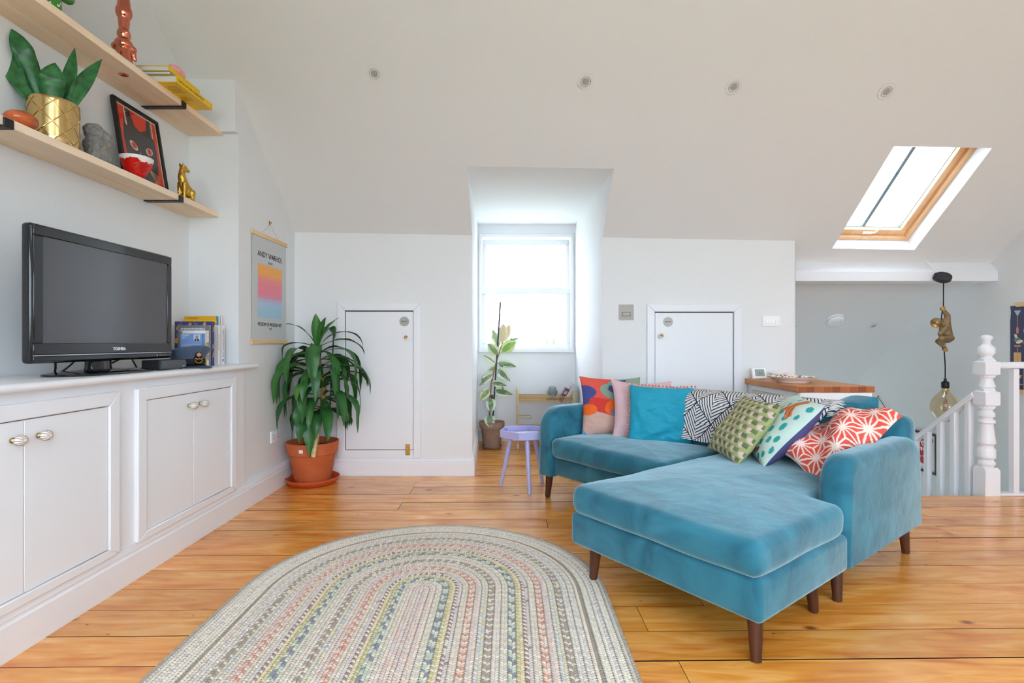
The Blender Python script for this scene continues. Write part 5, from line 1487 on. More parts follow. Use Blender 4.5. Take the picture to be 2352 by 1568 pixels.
# thin backing under the braids
mb = MB(); R0 = pitch * 27.9
pts = []
for k in range(96):
    (x, yy), _ = oval_path(R0, (4 * half + 2 * math.pi * R0) * k / 96); pts.append((x, yy))
mb.prism(pts, lambda a, b, h: (a, b, h), (0.0, 0.004)).build('rug_backing', mat('rug_backing', '#a39a8c', 0.95), rug, smooth=0)
for k, nm in enumerate(seq):
    r = pitch * (k + 0.5)
    P = 4 * half + 2 * math.pi * r
    cr_ = hexc('#ecdcc8')
    pal = [tuple(p * 0.70 + q * 0.30 for p, q in zip(hexc(c), cr_)) for c in PAL[nm]]
    mb = MB()
    st_ = 0.0130
    cnt = int(P / st_)
    hgt = 0.0085 + (0.001 if k % 2 else 0)
    for i in range(cnt):
        for sdn in (-1, 1):
            s = (i + (0.5 if sdn > 0 else 0)) * P / cnt
            (x, yy), (tx, ty) = oval_path(max(0.004, r + sdn * pitch * 0.235), s * (4 * half + 2 * math.pi * max(0.004, r + sdn * pitch * 0.235)) / P)
            nx_, ny_ = ty, -tx
            c30, s30 = math.cos(0.72), math.sin(0.72) * sdn
            dx, dy = tx * c30 + nx_ * s30, ty * c30 + ny_ * s30
            ex_, ey_ = -dy, dx
            a, b = 0.0112, 0.0056
            z0, z1 = 0.0035, hgt + g.uniform(-0.0008, 0.0008)
            V = [(x - dx * a, yy - dy * a, z0), (x - dx * a * 0.35 + ex_ * b, yy - dy * a * 0.35 + ey_ * b, z0 + 0.002), (x + dx * a * 0.35 + ex_ * b, yy + dy * a * 0.35 + ey_ * b, z0 + 0.002), (x + dx * a, yy + dy * a, z0), (x + dx * a * 0.35 - ex_ * b, yy + dy * a * 0.35 - ey_ * b, z0 + 0.002), (x - dx * a * 0.35 - ex_ * b, yy - dy * a * 0.35 - ey_ * b, z0 + 0.002), (x - dx * a * 0.4, yy - dy * a * 0.4, z1), (x + dx * a * 0.4, yy + dy * a * 0.4, z1)]
            c = pal[(i * 2 + (1 if sdn > 0 else 0)) % len(pal)] if g.random() > 0.12 else g.choice(pal)
            if nm == 'dark' and sdn < 0: c = cr_
            if nm == 'edge' and sdn < 0: c = hexc('#cfc6ba')
            f_ = g.uniform(0.93, 1.05)
            mb.add(V, [(0, 6, 1), (1, 6, 7, 2), (2, 7, 3), (3, 7, 4), (4, 7, 6, 5), (5, 6, 0)], 0, (c[0] * f_, c[1] * f_, c[2] * f_, 1))
    o = mb.build('braid_row', rug_m, rug, smooth=75, recalc=False)

# ================================================================== DRACAENA IN TERRACOTTA POT
terra = mat('terracotta', '#bf6236', 0.75, var=0.12, vscale=9, bump=0.15, bscale=120)
pp = thing('potted_dracaena', 'tall leafy dracaena in a terracotta pot in the corner by the hatch', 'plant', (-1.500, 3.985, 0.0))
MB().lathe([(0.0, 0.004), (0.145, 0.004), (0.15, 0.0), (0.165, 0.004), (0.19, 0.030), (0.197, 0.040), (0.197, 0.048), (0.190, 0.050), (0.184, 0.042), (0.160, 0.014), (0.0, 0.012)], 56, caps=False).build('saucer', mat('terracotta_plastic', '#c9552e', 0.45), pp)
pot = MB().lathe([(0.0, 0.014), (0.128, 0.014), (0.132, 0.02), (0.168, 0.225), (0.172, 0.232), (0.182, 0.236), (0.190, 0.312), (0.191, 0.320), (0.182, 0.322), (0.172, 0.316), (0.160, 0.26), (0.0, 0.26)], 56, caps=False).build('terracotta_pot', terra, pp)
MB().lathe([(0.166, 0.272), (0.0, 0.285)], 32, caps=False).build('soil', mat('dark_soil'), pp)
va = math.atan2(-3.985, 1.5)
def onpot(a, r, z): return (r * math.cos(va + a), r * math.sin(va + a), z)
MB().add([onpot(-0.52, 0.1885, 0.262), onpot(-0.36, 0.1885, 0.262), onpot(-0.36, 0.1925, 0.287), onpot(-0.52, 0.1925, 0.287)], [(0, 1, 2, 3)]).build('price_sticker', mat('torn_label', '#e9e3df', 0.8), pot, smooth=0)
bark = mat('cane_bark', '#a08354', 0.85, var=0.35, vscale=50, bump=0.5, bscale=120)
cane = [Vector((0.045, -0.06, 0.25)), Vector((0.055, -0.05, 0.40)), Vector((0.085, -0.03, 0.55)), Vector((0.085, -0.01, 0.72)), Vector((0.055, 0.0, 0.88)), Vector((0.035, 0.0, 1.02))]
MB().tube(cane, [0.022, 0.020, 0.020, 0.019, 0.017, 0.012], 12).build('cane', bark, pp)
MB().tube([(0.085, -0.035, 0.58), (0.088, -0.10, 0.46), (0.086, -0.165, 0.36), (0.083, -0.198, 0.29), (0.082, -0.205, 0.240)], [0.014, 0.016, 0.017, 0.019, 0.017], 12).build('cane', mat('pale_cane', '#cbb27d', 0.6, var=0.3, vscale=60, bump=0.5, bscale=150), pp)
MB().tube([(0.11, 0.02, 0.27), (0.155, 0.02, 1.18)], 0.006, 8).build('support_stake', mat('dark_green_stake', '#26383a', 0.5), pp)
g = random.Random(21)
def drac_leaf(node, az, el, L, droop, w, shade, twist=0.0):
    """grows out of the cane, then hangs"""
    p = node.copy(); a = az; e = el; pts = [p.copy()]
    n = 15; ds = L / n
    for i in range(n):
        d = Vector((math.cos(a) * math.cos(e), math.sin(a) * math.cos(e), math.sin(e)))
        p = p + d * ds
        # walls behind and to the left push the blade aside
        X, Y = p.x - 1.500, p.y + 3.985
        if X < XL + 0.03: p.x = XL + 0.03 + 1.500
        if Y > YK - 0.035: p.y = YK - 0.035 - 3.985
        pts.append(p.copy())
        e = max(-1.5, e - droop * ds * (0.5 + 1.6 * i / n)); a += twist * ds
    side = Vector((-math.sin(az + 0.3), math.cos(az + 0.3), 0.15 * twist))
    c0, c1, c2 = (Vector(hexc(q)[:3]) for q in ('#1f4a26', '#2f6a30', '#5f9a3e'))
    def cf(k, s):
        mid = max(0, 1 - abs(s - 0.5) * 3.2)
        c = c0.lerp(c1, 0.35 + 0.5 * mid).lerp(c2, shade * (0.5 + 0.5 * mid) + (0.25 * max(0, 0.25 - k) * 4))
        return (*c, 1)
    mb = MB()
    leaf(mb, pts, w, side, 0.28, cf, 0.16, g.uniform(0, 6), prof=lambda k: max(0.03, (0.30 + 0.95 * min(1, k / 0.45) ** 0.8) / 1.25 * (1 - max(0, (k - 0.55) / 0.45) ** 2.2)))
    mb.build('leaf', vmat('dracaena_leaf', 0.38, spec=0.45), pp, smooth=70, recalc=False)
top = Vector((0.035, 0.0, 1.02))
F0 = -math.pi / 2
# young upright leaves at the crown
for az, el, L, dr, w, sh in ((F0 - 0.1, 1.50, 0.27, 0.3, 0.078, 0.55), (F0 + 2.9, 1.25, 0.42, 5.5, 0.06, 0.25), (F0 - 1.6, 1.1, 0.36, 3.2, 0.05, 0.30), (F0 + 1.25, 1.15, 0.32, 2.0, 0.055, 0.45), (F0 + 1.75, 0.95, 0.46, 4.8, 0.055, 0.2), (F0 + 1.9, 0.6, 0.42, 4.0, 0.06, 0.25), (F0 - 1.35, 0.5, 0.46, 5.4, 0.06, 0.15), (F0 + 0.7, 1.2, 0.3, 2.0, 0.05, 0.4)):
    drac_leaf(top, az, el, L, dr, w, sh)
# arching and hanging leaves down the cane
k = 0
for zf, cnt in ((0.98, 7), (0.93, 7), (0.87, 7), (0.80, 7), (0.72, 9), (0.64, 8), (0.56, 6)):
    node = None
    for i in range(len(cane) - 1):
        if cane[i].z <= zf <= cane[i + 1].z: node = cane[i].lerp(cane[i + 1], (zf - cane[i].z) / (cane[i + 1].z - cane[i].z))
    for j in range(cnt):
        az = F0 + (j - (cnt - 1) / 2) * (4.9 / cnt) + g.uniform(-0.25, 0.25) + 0.35 * (k % 2)
        el = g.uniform(0.1, 0.95) if zf > 0.7 else g.uniform(-0.2, 0.4)
        L = g.uniform(0.36, 0.60) if zf > 0.7 else g.uniform(0.30, 0.44)
        drac_leaf(node, az, el, L, g.uniform(3.8, 8.0), g.uniform(0.055, 0.082), g.uniform(0.0, 0.28), g.uniform(-1.6, 1.6))
    k += 1
for az, el, L, dr, w, sh, z in ((F0 + 0.75, 0.5, 0.52, 4.6, 0.085, 0.10, 0.66), (F0 + 1.05, 0.6, 0.58, 4.8, 0.08, 0.12, 0.62), (F0 + 0.45, 0.2, 0.44, 4.5, 0.085, 0.06, 0.58), (F0 - 0.35, 0.1, 0.38, 5.0, 0.08, 0.04, 0.55), (F0 + 1.4, 0.7, 0.55, 4.4, 0.08, 0.15, 0.80), (F0 - 1.3, 0.6, 0.58, 4.6, 0.07, 0.10, 0.78), (F0 - 1.0, 0.3, 0.50, 4.6, 0.075, 0.05, 0.66)):
    drac_leaf(Vector((0.085, -0.02, z)), az, el, L, dr, w, sh)
drac_leaf(Vector((0.07, -0.03, 0.74)), F0 - 0.55, 0.5, 0.30, 7.5, 0.07, 0.85)

# ================================================================== HEXAGONAL SIDE TABLE
lav = mat('lavender_paint', '#b3b2e2', 0.4)
ht = thing('side_table', 'small lavender hexagonal tray table on three splayed legs, left of the sofa', 'table', (0.110, 3.858, 0.0))
rh, a0 = 0.187, R(196)
hexp = lambda r: [(r * math.cos(a0 + math.pi / 3 * i), r * math.sin(a0 + math.pi / 3 * i)) for i in range(6)]
MB().prism(hexp(rh - 0.003), lambda a, b, h: (a, b, h), (0.380, 0.393)).build('tray_base', lav, ht)
for i in range(6):
    o_, n_ = hexp(rh), hexp(rh - 0.011)
    j = (i + 1) % 6
    mb = MB(); vs = [(*o_[i], 0.378), (*o_[j], 0.378), (*n_[j], 0.378), (*n_[i], 0.378), (*o_[i], 0.432), (*o_[j], 0.432), (*n_[j], 0.432), (*n_[i], 0.432)]
    mb.add(vs, [(3, 2, 1, 0), (4, 5, 6, 7), (0, 1, 5, 4), (1, 2, 6, 5), (2, 3, 7, 6), (3, 0, 4, 7)]).build('tray_side', lav, ht, bevel=0.0012)
for a in (280, 160, 40):
    c, s = math.cos(R(a)), math.sin(R(a))
    MB().tube([(0.185 * c, 0.185 * s, 0.0), (0.105 * c, 0.105 * s, 0.372)], [0.0125, 0.0175], 16).build('leg', lav, ht)
    MB().box((0.105 * c, 0.105 * s, 0.375), (0.06, 0.06, 0.008), Matrix.Rotation(R(a), 3, 'Z')).build('leg_block', lav, ht)
# open patterned book or paper in the tray
mb = MB(); g = random.Random(6)
mb.box((0, 0, 0.003), (0.20, 0.15, 0.006))
pt = mb.build('patterned_paper', mat('paper_white', '#efeef2', 0.8), loc=(0.135, 3.865, 0.393), rot=(0, 0, R(12)), bevel=0.002)
tag(pt, 'white paper with dense dark and red scribbled print in the lavender tray', 'paper')
mb = MB()
for k in range(150):
    x, yy = g.uniform(-0.095, 0.095), g.uniform(-0.07, 0.07); s = g.uniform(0.002, 0.006); a = g.uniform(0, 3)
    mb.add([(x + s * math.cos(a + q), yy + s * 0.6 * math.sin(a + q), 0.0064) for q in (0, 1.2, 2.4, 3.6, 4.8)], [(0, 1, 2, 3, 4)], 1 if g.random() < 0.15 else 0)
tag(mb.build('scribbled_print', [mat('dark_violet_ink', '#5a5872', 0.8), mat('red_ink')], pt, smooth=0, recalc=False), kind='stuff')

# ================================================================== BAR CART
bc = thing('bar_cart', 'slim gold wire bar cart with perforated tray under the dormer window', 'trolley', (0.36, 5.31, 0.0))
L2, Dp = 0.275, 0.115
for x in (-L2, L2):
    pts = [(x, -Dp, 0.045), (x, -Dp, 0.56)] + [(x, -Dp + 0.04 - 0.04 * math.cos(R(a)), 0.56 + 0.04 * math.sin(R(a))) for a in range(15, 91, 15)] + [(x, Dp - 0.04 + 0.04 * math.sin(R(a)), 0.56 + 0.04 * math.cos(R(a))) for a in range(0, 91, 15)] + [(x, Dp, 0.045)]
    MB().tube(pts, 0.0075, 10).build('side_frame', pale_gold, bc)
for z in (0.485, 0.17):
    tr = MB().span((-L2, -Dp, z), (L2, Dp, z + 0.003)).build('tray', pale_gold, bc, smooth=0)
    # perforated gallery: two rails and a lattice
    mb = MB()
    for zz in (z + 0.002, z + 0.045):
        mb.tube([(-L2, -Dp, zz), (L2, -Dp, zz), (L2, Dp, zz), (-L2, Dp, zz)], 0.004, 6, True)
    for sdn in (-1, 1):
        for i in range(40):
            x = -L2 + 2 * L2 * (i + 0.5) / 40
            for q in (0, 1):
                mb.tube([(x - 0.007 * (1 if q else -1), sdn * Dp, z + 0.004), (x + 0.007 * (1 if q else -1), sdn * Dp, z + 0.043)], 0.0016, 4)
        for i in range(16):
            yv = -Dp + 2 * Dp * (i + 0.5) / 16
            for q in (0, 1): mb.tube([(sdn * L2, yv - 0.007 * (1 if q else -1), z + 0.004), (sdn * L2, yv + 0.007 * (1 if q else -1), z + 0.043)], 0.0016, 4)
    mb.build('gallery', pale_gold, tr)
MB().tube([(-L2, -Dp, 0.315)] + [(-L2 + 0.10 + 0.035 * math.sin(R(a)), -Dp + 0.035 - 0.035 * math.cos(R(a)), 0.315) for a in range(0, 91, 15)] + [(-L2 + 0.10 + 0.035 * math.cos(R(a)), Dp - 0.035 + 0.035 * math.sin(R(a)), 0.315) for a in range(0, 91, 15)] + [(-L2, Dp, 0.315)], 0.004, 8).build('bottle_rail', pale_gold, bc)
for x in (-L2, L2):
    for yv in (-Dp, Dp):
        w = MB().lathe([(0.012, -0.006), (0.026, -0.009), (0.028, -0.006), (0.028, 0.006), (0.026, 0.009), (0.012, 0.006)], 24, (x, yv, 0.028), Matrix.Rotation(R(90), 3, 'Y'), caps=True).build('wheel', mat('cream_rubber', '#d9c08a', 0.5), bc)
        MB().box((x, yv, 0.05), (0.024, 0.012, 0.02)).lathe([(0.005, -0.013), (0.005, 0.013)], 10, (x, yv, 0.028), Matrix.Rotation(R(90), 3, 'Y')).build('caster', pale_gold, w)

hb = blob('stone_bust', [('e', (0, 0, 0.075), (0.044, 0.046, 0.062)), ('e', (0, 0, 0.112), (0.042, 0.045, 0.032)), ('e', (0, -0.040, 0.072), (0.010, 0.014, 0.018)), ('e', (0, -0.034, 0.096), (0.034, 0.012, 0.008)), ('e', (0, -0.034, 0.040), (0.032, 0.016, 0.026)), ('e', (0, -0.043, 0.055), (0.022, 0.008, 0.006)), ('e', (-0.018, -0.038, 0.078), (0.010, 0.006, 0.006)), ('e', (0.018, -0.038, 0.078), (0.010, 0.006, 0.006)), ('e', (-0.044, 0.004, 0.075), (0.008, 0.012, 0.020)), ('e', (0.044, 0.004, 0.075), (0.008, 0.012, 0.020)), ('e', (0, 0.0, 0.012), (0.052, 0.044, 0.014)), ('c', (-0.06, 0, 0.008), (0.06, 0, 0.008), 0.010, 0.010)],
          0.0035, mat('grey_cast_stone', '#8f9596', 0.8, var=0.2, vscale=40, bump=0.4, bscale=150), loc=(0.435, 5.29, 0.490), rot=(0, 0, R(-12)), smooth=2)
tag(hb, 'grey stone bust of a bearded head on the gold bar cart', 'bust')
def leaning(x, yv, h, th_, w, lean, cover, spine, label):
    t = thing('book', label, 'book', (x, yv, 0.489), (0, R(lean), 0), group='books leaning on the bar cart')
    MB().span((0.001, -w / 2 + 0.003, 0.002), (th_ - 0.001, w / 2 - 0.002, h - 0.002)).build('pages', mat('pages_#ece6da', '#ece6da', 0.9), t, smooth=0)
    MB().span((0, -w / 2, 0), (0.002, w / 2, h)).span((th_ - 0.002, -w / 2, 0), (th_, w / 2, h)).build('cover', mat('cover_' + cover, cover, 0.4), t, smooth=0)
    MB().span((0, -w / 2 - 0.001, 0), (th_, -w / 2 + 0.002, h)).build('spine', mat('cover_' + spine, spine, 0.4), t, bevel=0.002)
    return t
t = leaning(0.490, 5.26, 0.150, 0.036, 0.11, 30, '#7a6a72', '#6e3345', 'maroon-spined book leaning on the bar cart beside the bust')
for k in range(3): dashes(0.035, 0.009, mat('pale_ink', '#d8c6c6', 0.7), t, frame3((0.012 + 0.009 * k, -0.0565, 0.105), (0, 0, 1), (-1, 0, 0), (0, -1, 0)), 60 + k)
t = leaning(0.535, 5.27, 0.20, 0.032, 0.13, 33, '#9a98a0', '#b8b9bf', 'silver-grey book leaning rightmost on the bar cart')

# ================================================================== RUBBER PLANT
fp = thing('potted_rubber_plant', 'variegated rubber plant on a stake in a brown pot below the window', 'plant', (-0.178, 5.305, 0.0))
clay = mat('dusty_clay', '#9d8474', 0.85, var=0.1, vscale=14)
MB().lathe([(0.0, 0.003), (0.088, 0.003), (0.104, 0.022), (0.106, 0.026), (0.10, 0.026), (0.085, 0.010), (0.0, 0.010)], 40, caps=False).build('saucer', clay, fp)
MB().lathe([(0.0, 0.012), (0.082, 0.012), (0.112, 0.205), (0.117, 0.210), (0.126, 0.212), (0.129, 0.262), (0.128, 0.268), (0.118, 0.268), (0.110, 0.23), (0.0, 0.225)], 40, caps=False).build('clay_pot', clay, fp)
MB().lathe([(0.112, 0.235), (0.0, 0.243)], 24, caps=False).build('soil', mat('dark_soil'), fp)
zp = lambda zx, zy, Y=5.30: at(1060 + zx * 0.3188, 660 + zy * 0.3189, Y) - Vector((-0.190, 5.305, 0))
MB().tube([zp(218, 930), zp(272, 104)], 0.008, 8).build('support_stake', mat('steel_stake', '#3c4348', 0.5), fp)
MB().tube([zp(194, 960), zp(194, 900), zp(196, 800), zp(206, 690), zp(228, 590), zp(250, 510), zp(272, 440), zp(288, 395)], [0.010, 0.009, 0.009, 0.008, 0.008, 0.007, 0.006, 0.004], 10).build('stem', mat('ficus_stem', '#86684f', 0.8), fp)
g = random.Random(17)
for (b0, tip, w, tone, yo) in (((284, 412), (296, 260), 0.105, 2, 0.0), ((305, 380), (338, 268), 0.07, 2, 0.04), ((262, 435), (214, 303), 0.075, 1, 0.02), ((276, 470), (384, 392), 0.12, 3, -0.03), ((258, 495), (180, 405), 0.10, 1, -0.04), ((240, 550), (145, 487), 0.04, 1, 0.08), ((245, 545), (388, 572), 0.085, 0, -0.02), ((250, 590), (330, 672), 0.095, 0, -0.08), ((235, 585), (190, 600), 0.06, 3, 0.06), ((222, 620), (118, 708), 0.075, 0, -0.03), ((212, 690), (316, 710), 0.075, 0, -0.06), ((225, 745), (364, 772), 0.10, 0, -0.10), ((195, 735), (124, 815), 0.09, 1, -0.06), ((205, 770), (215, 830), 0.06, 0, 0.06), ((202, 795), (205, 905), 0.10, 0, -0.11), ((195, 920), (196, 1008), 0.115, 0, -0.13), ((255, 600), (345, 680), 0.05, 1, 0.1), ((275, 430), (400, 365), 0.05, 0, 0.12)):
    p, q = zp(*b0), zp(tip[0], tip[1], 5.30 + yo)
    mid = (p + q) / 2 + Vector((0, yo * 0.3, 0.02))
    dark = [Vector(hexc(c)[:3]) for c in ('#5d7d5c', '#7c9a60', '#c9bd8c', '#86b04e')][tone]
    pale = [Vector(hexc(c)[:3]) for c in ('#cdd2b4', '#d3d7ae', '#e6cdb0', '#cfdc98')][tone]
    sd_ = g.uniform(0, 9)
    def cf(k, s, dark=dark, pale=pale, sd_=sd_):
        e = abs(s - 0.5) * 2
        v_ = e + 0.35 * noise.noise(Vector((k * 5, s * 5, sd_)))
        return (*(dark.lerp(pale, 1.0 if v_ > 0.62 else (0.25 if noise.noise(Vector((k * 4, s * 7, sd_ + 3))) > 0.1 else 0))), 1)
    mb = MB()
    dirv = (q - p).normalized(); vv = Vector((-0.19, 5.3, 0.2)).normalized()
    leaf(mb, bez(p, mid, q, 12), w, dirv.cross(vv), 0.15, cf, 0.05, sd_, prof=lambda k: max(0.03, math.sin(math.pi * min(1, 0.02 + k ** 0.9)) ** 0.7 if k > 0.12 else k * 1.5))
    mb.build('leaf', vmat('variegated_leaf', 0.4, spec=0.4), fp, smooth=70, recalc=False)
# ================================================================== WALL FITTINGS
pl = thing('fan_switch_plate', 'square brushed-metal plate with one rocker on the wall right of the dormer', 'switch', (0.941, YK, 1.312))
MB().span((-0.060, -0.004, -0.063), (0.060, 0, 0.063)).build('face_plate', mat('satin_nickel', '#a8a199', 0.5, metal=0.15), pl, bevel=0.001)
MB().span((-0.034, -0.0048, -0.031), (0.034, -0.0038, 0.003)).build('rocker_surround', shadow_gap, pl, smooth=0)
MB().span((-0.031, -0.008, -0.028), (0.031, -0.004, 0.0)).build('rocker', mat('satin_nickel'), pl, bevel=0.002)
for x in (-0.034, 0.034):
    for z in (-0.042, 0.042): MB().ball((x, -0.004, z), (0.003, 0.0012, 0.003), None, 10, 6).build('screw', steel, pl)
dashes(0.022, 0.005, mat('grey_ink'), pl, fr((0, -0.0046, -0.043)), 7)
sw = thing('light_switch', 'white four-gang light switch on the wall above the wooden worktop', 'switch', (2.107, YK, 1.240))
rbox((-0.073, -0.009, -0.043), (0.073, 0, 0.043), 0.004, 3).build('face_plate', plastic_white, sw)
for x in (-0.036, -0.012, 0.012, 0.036):
    MB().box((x, -0.0105, 0), (0.017, 0.006, 0.032), Matrix.Rotation(R(5 if x != 0.012 else -5), 3, 'X')).build('rocker', mat('rocker_white', '#ffffff', 0.3), sw, bevel=0.0025)
for x in (-0.06, 0.06): MB().ball((x, -0.009, 0), (0.003, 0.0015, 0.003), None, 10, 6).build('screw', mat('screw_steel'), sw)

# ================================================================== DOWNLIGHTS AND DETECTOR
lens = mat('lamp_lens', '#a9abad', 0.25, spec=0.6)
def downlight(o, n, label, group, k=1.0):
    x = Vector((1, 0, 0)); x = (x - n * x.dot(n)).normalized()
    t = thing('downlight', label, 'light', (0, 0, 0), group=group)
    t.matrix_world = frame3(o, x, n.cross(x), n)
    MB().lathe([(0.046 * k, 0.0), (0.0455 * k, 0.003), (0.040 * k, 0.004), (0.029 * k, 0.0035), (0.0285 * k, 0.001)], 36, caps=False).build('trim_ring', mat('downlight_white', '#e3e1de', 0.4), t)
    MB().lathe([(0.029 * k, 0.0012), (0.0265 * k, 0.0012)], 32, caps=False).build('gap_ring', mat('grey_gap', '#7d7976', 0.9), t)
    MB().lathe([(0.0265 * k, 0.002), (0.026 * k, 0.0035), (0.021 * k, 0.003), (0.020 * k, 0.0015)], 32, caps=False).build('inner_ring', mat('downlight_white'), t)
    MB().lathe([(0.020 * k, 0.0016), (0.012 * k, 0.0028), (0.0, 0.003)], 28, caps=False).build('lamp_lens', lens, t)
    return t
dnrm = -n_out
for (px, py), lb in zip(((860, 169), (1345, 187), (1685, 199), (2036, 210)), ('leftmost recessed downlight in the sloped ceiling, towards the shelves', 'recessed downlight in the sloped ceiling above the dormer window', 'recessed downlight in the sloped ceiling between dormer and rooflight', 'recessed downlight in the sloped ceiling above the rooflight')):
    dx, dz = (px - CX) / F, (CY - py) / F
    tt = (CA - EYE) / (dz - CB * dx - CC)
    o = Vector((dx * tt, tt, EYE + dz * tt))
    downlight(o + dnrm * 0.001, dnrm, lb, 'ceiling downlights', 1.12)
n_s = Vector((0, -0.713, -1)).normalized()
def on_stair_ceiling(px, py):
    dx, dz = (px - CX) / F, (CY - py) / F
    tt = (1.774 + 0.713 * 4.45 - EYE) / (dz + 0.713)
    return Vector((dx * tt, tt, EYE + dz * tt))
downlight(on_stair_ceiling(2006, 748) + n_s * 0.001, n_s, 'recessed downlight in the stairwell ceiling, right of the smoke alarm', 'ceiling downlights', 1.12)
downlight(on_stair_ceiling(1822, 750) + n_s * 0.001, n_s, 'recessed downlight in the stairwell ceiling, half hidden by the wall end', 'ceiling downlights', 1.12)
o = on_stair_ceiling(1917, 733)
sm = thing('smoke_alarm', 'round white smoke alarm on the stairwell ceiling', 'smoke alarm')
x = Vector((1, 0, 0)); sm.matrix_world = frame3(o, x, n_s.cross(x), n_s)
MB().lathe([(0.080, 0.0), (0.080, 0.010), (0.076, 0.013)], 40).build('base_plate', plastic_white, sm)
MB().lathe([(0.070, 0.013), (0.070, 0.018), (0.072, 0.019), (0.070, 0.034), (0.062, 0.042), (0.03, 0.046), (0, 0.046)], 40, caps=False).build('cover', plastic_white, sm)
for k in range(18):
    a = 2 * math.pi * k / 18
    MB().box((0.0705 * math.cos(a), 0.0705 * math.sin(a), 0.016), (0.002, 0.014, 0.003), Matrix.Rotation(a, 3, 'Z')).build('vent_slot', shadow_gap, sm)
MB().ball((0.03, 0.02, 0.0455), 0.004, None, 10, 6).build('test_button', mat('grey_print'), sm)

# ================================================================== WORKTOP UNIT BY THE STAIRS
UX0, UX1, UY0, UY1, UZ = 1.895, 2.405, 3.44, 4.19, 0.78
ku = thing('low_cabinet', 'white low cabinet behind the sofa, at the end of the wall', 'cabinet', (UX0, UY0, 0))
MB().span((0.03, 0.02, 0.0), (UX1 - UX0 - 0.01, UY1 - UY0, UZ - 0.04)).build('carcass', white_gloss, ku, smooth=0)
for a, b, c, d in ((0.0, 0.05, 0.0, 0.738), (0.70, 0.75, 0.0, 0.738), (0.05, 0.70, 0.70, 0.738), (0.05, 0.70, 0.0, 0.06)):
    MB().span((0.018, 0.015 + a * 0.97, c), (0.032, 0.015 + b * 0.97, d)).build('frame_rail', white_gloss, ku, bevel=0.002)
MB().span((0.024, 0.06, 0.06), (0.0305, 0.70, 0.70)).build('side_panel', mat('pale_sage_panel', '#d3d4c6', 0.5), ku, smooth=0)
MB().span((0.022, 0.006, 0.0), (UX1 - UX0 - 0.012, 0.02, UZ - 0.042)).build('end_panel', white_gloss, ku, bevel=0.002)
wt = MB()
wt.span((0, 0, UZ - 0.040), (UX1 - UX0, UY1 - UY0 + 0.015, UZ))
w_ = tag(wt.build('wooden_worktop', worktop_oak, loc=(UX0, UY0, 0), bevel=0.002), 'oiled oak worktop on the low white cabinet, carrying a plate', 'worktop')
for k in range(9):
    x0_ = 0.004 + k * 0.0565
    MB().span((x0_, -0.0012, UZ - 0.038), (x0_ + 0.054, 0.0004, UZ - 0.002)).build('end_grain_block', mat('end_grain_%d' % (k % 3), ('#9a5328', '#8a4620', '#a86136')[k % 3], 0.4), w_, smooth=0)

tm = thing('thermostat', 'small white room thermostat with grey screen standing on the oak worktop', 'thermostat', (1.965, 4.10, UZ), (R(-14), 0, R(8)))
rbox((-0.060, -0.012, 0.002), (0.060, 0.012, 0.090), 0.010, 4).build('casing', plastic_white, tm)
MB().span((-0.040, -0.0135, 0.024), (0.040, -0.0118, 0.078)).build('display', mat('lcd_grey', '#93a39c', 0.3), tm, bevel=0.001)
lettering('24', 0.030, mat('lcd_ink', '#5f6f6a', 0.6), tm, fr((0.004, -0.0142, 0.046)), name='reading', depth=0.0002)
MB().prism([(0.012, 0.004), (0.045, 0.004), (0.012, 0.06)], lambda a, b, h: (h, a, b), (-0.03, 0.03)).build('stand', plastic_white, tm)
pu = thing('white_dish', 'two small white lidded dishes stacked behind the patterned plate', 'dish', (2.118, 4.115, UZ))
for z, r in ((0.0, 0.052), (0.027, 0.058)):
    MB().lathe([(r * 0.8, z), (r * 0.92, z + 0.003), (r, z + 0.020), (r, z + 0.024), (r * 0.94, z + 0.027), (0, z + 0.027)], 36, caps=False).build('dish', mat('cream_ceramic', '#ece6df', 0.3), pu)
# patterned plate
plt = thing('plate', 'wide shallow plate with turquoise rim and flowered inside on the oak worktop', 'plate', (2.062, 3.80, UZ))
MB().lathe([(0.0, 0.004), (0.095, 0.004), (0.098, 0.0), (0.104, 0.002), (0.106, 0.008), (0.135, 0.026), (0.166, 0.040), (0.168, 0.043)], 48, caps=False).build('plate_underside', mat('cream_ceramic'), plt)
g = random.Random(31)
cols = [hexc(c) for c in ('#f2ede6', '#f2ede6', '#eae5dd', '#d98a7c', '#e2b04e', '#7d8a88', '#c9d9d0', '#f2ede6', '#4f5f63', '#c46a4e')]
mb = MB()
rad = [(0.168, 0.043), (0.160, 0.042), (0.150, 0.037), (0.138, 0.031), (0.124, 0.024), (0.108, 0.016), (0.09, 0.010), (0.06, 0.008), (0.03, 0.008), (0.0001, 0.008)]
n = 72; vs = [(r * math.cos(2 * math.pi * i / n), r * math.sin(2 * math.pi * i / n), z) for r, z in rad for i in range(n)]
mb.v = vs
for k in range(len(rad) - 1):
    for i in range(n):
        mb.f.append((k * n + i, k * n + (i + 1) % n, (k + 1) * n + (i + 1) % n, (k + 1) * n + i)); mb.m.append(0)
        mb.c.append(hexc('#9fd0c2') if k == 0 else g.choice(cols))
mb.build('plate_face', vmat('plate_print', 0.25, spec=0.5), plt, smooth=60, recalc=False)

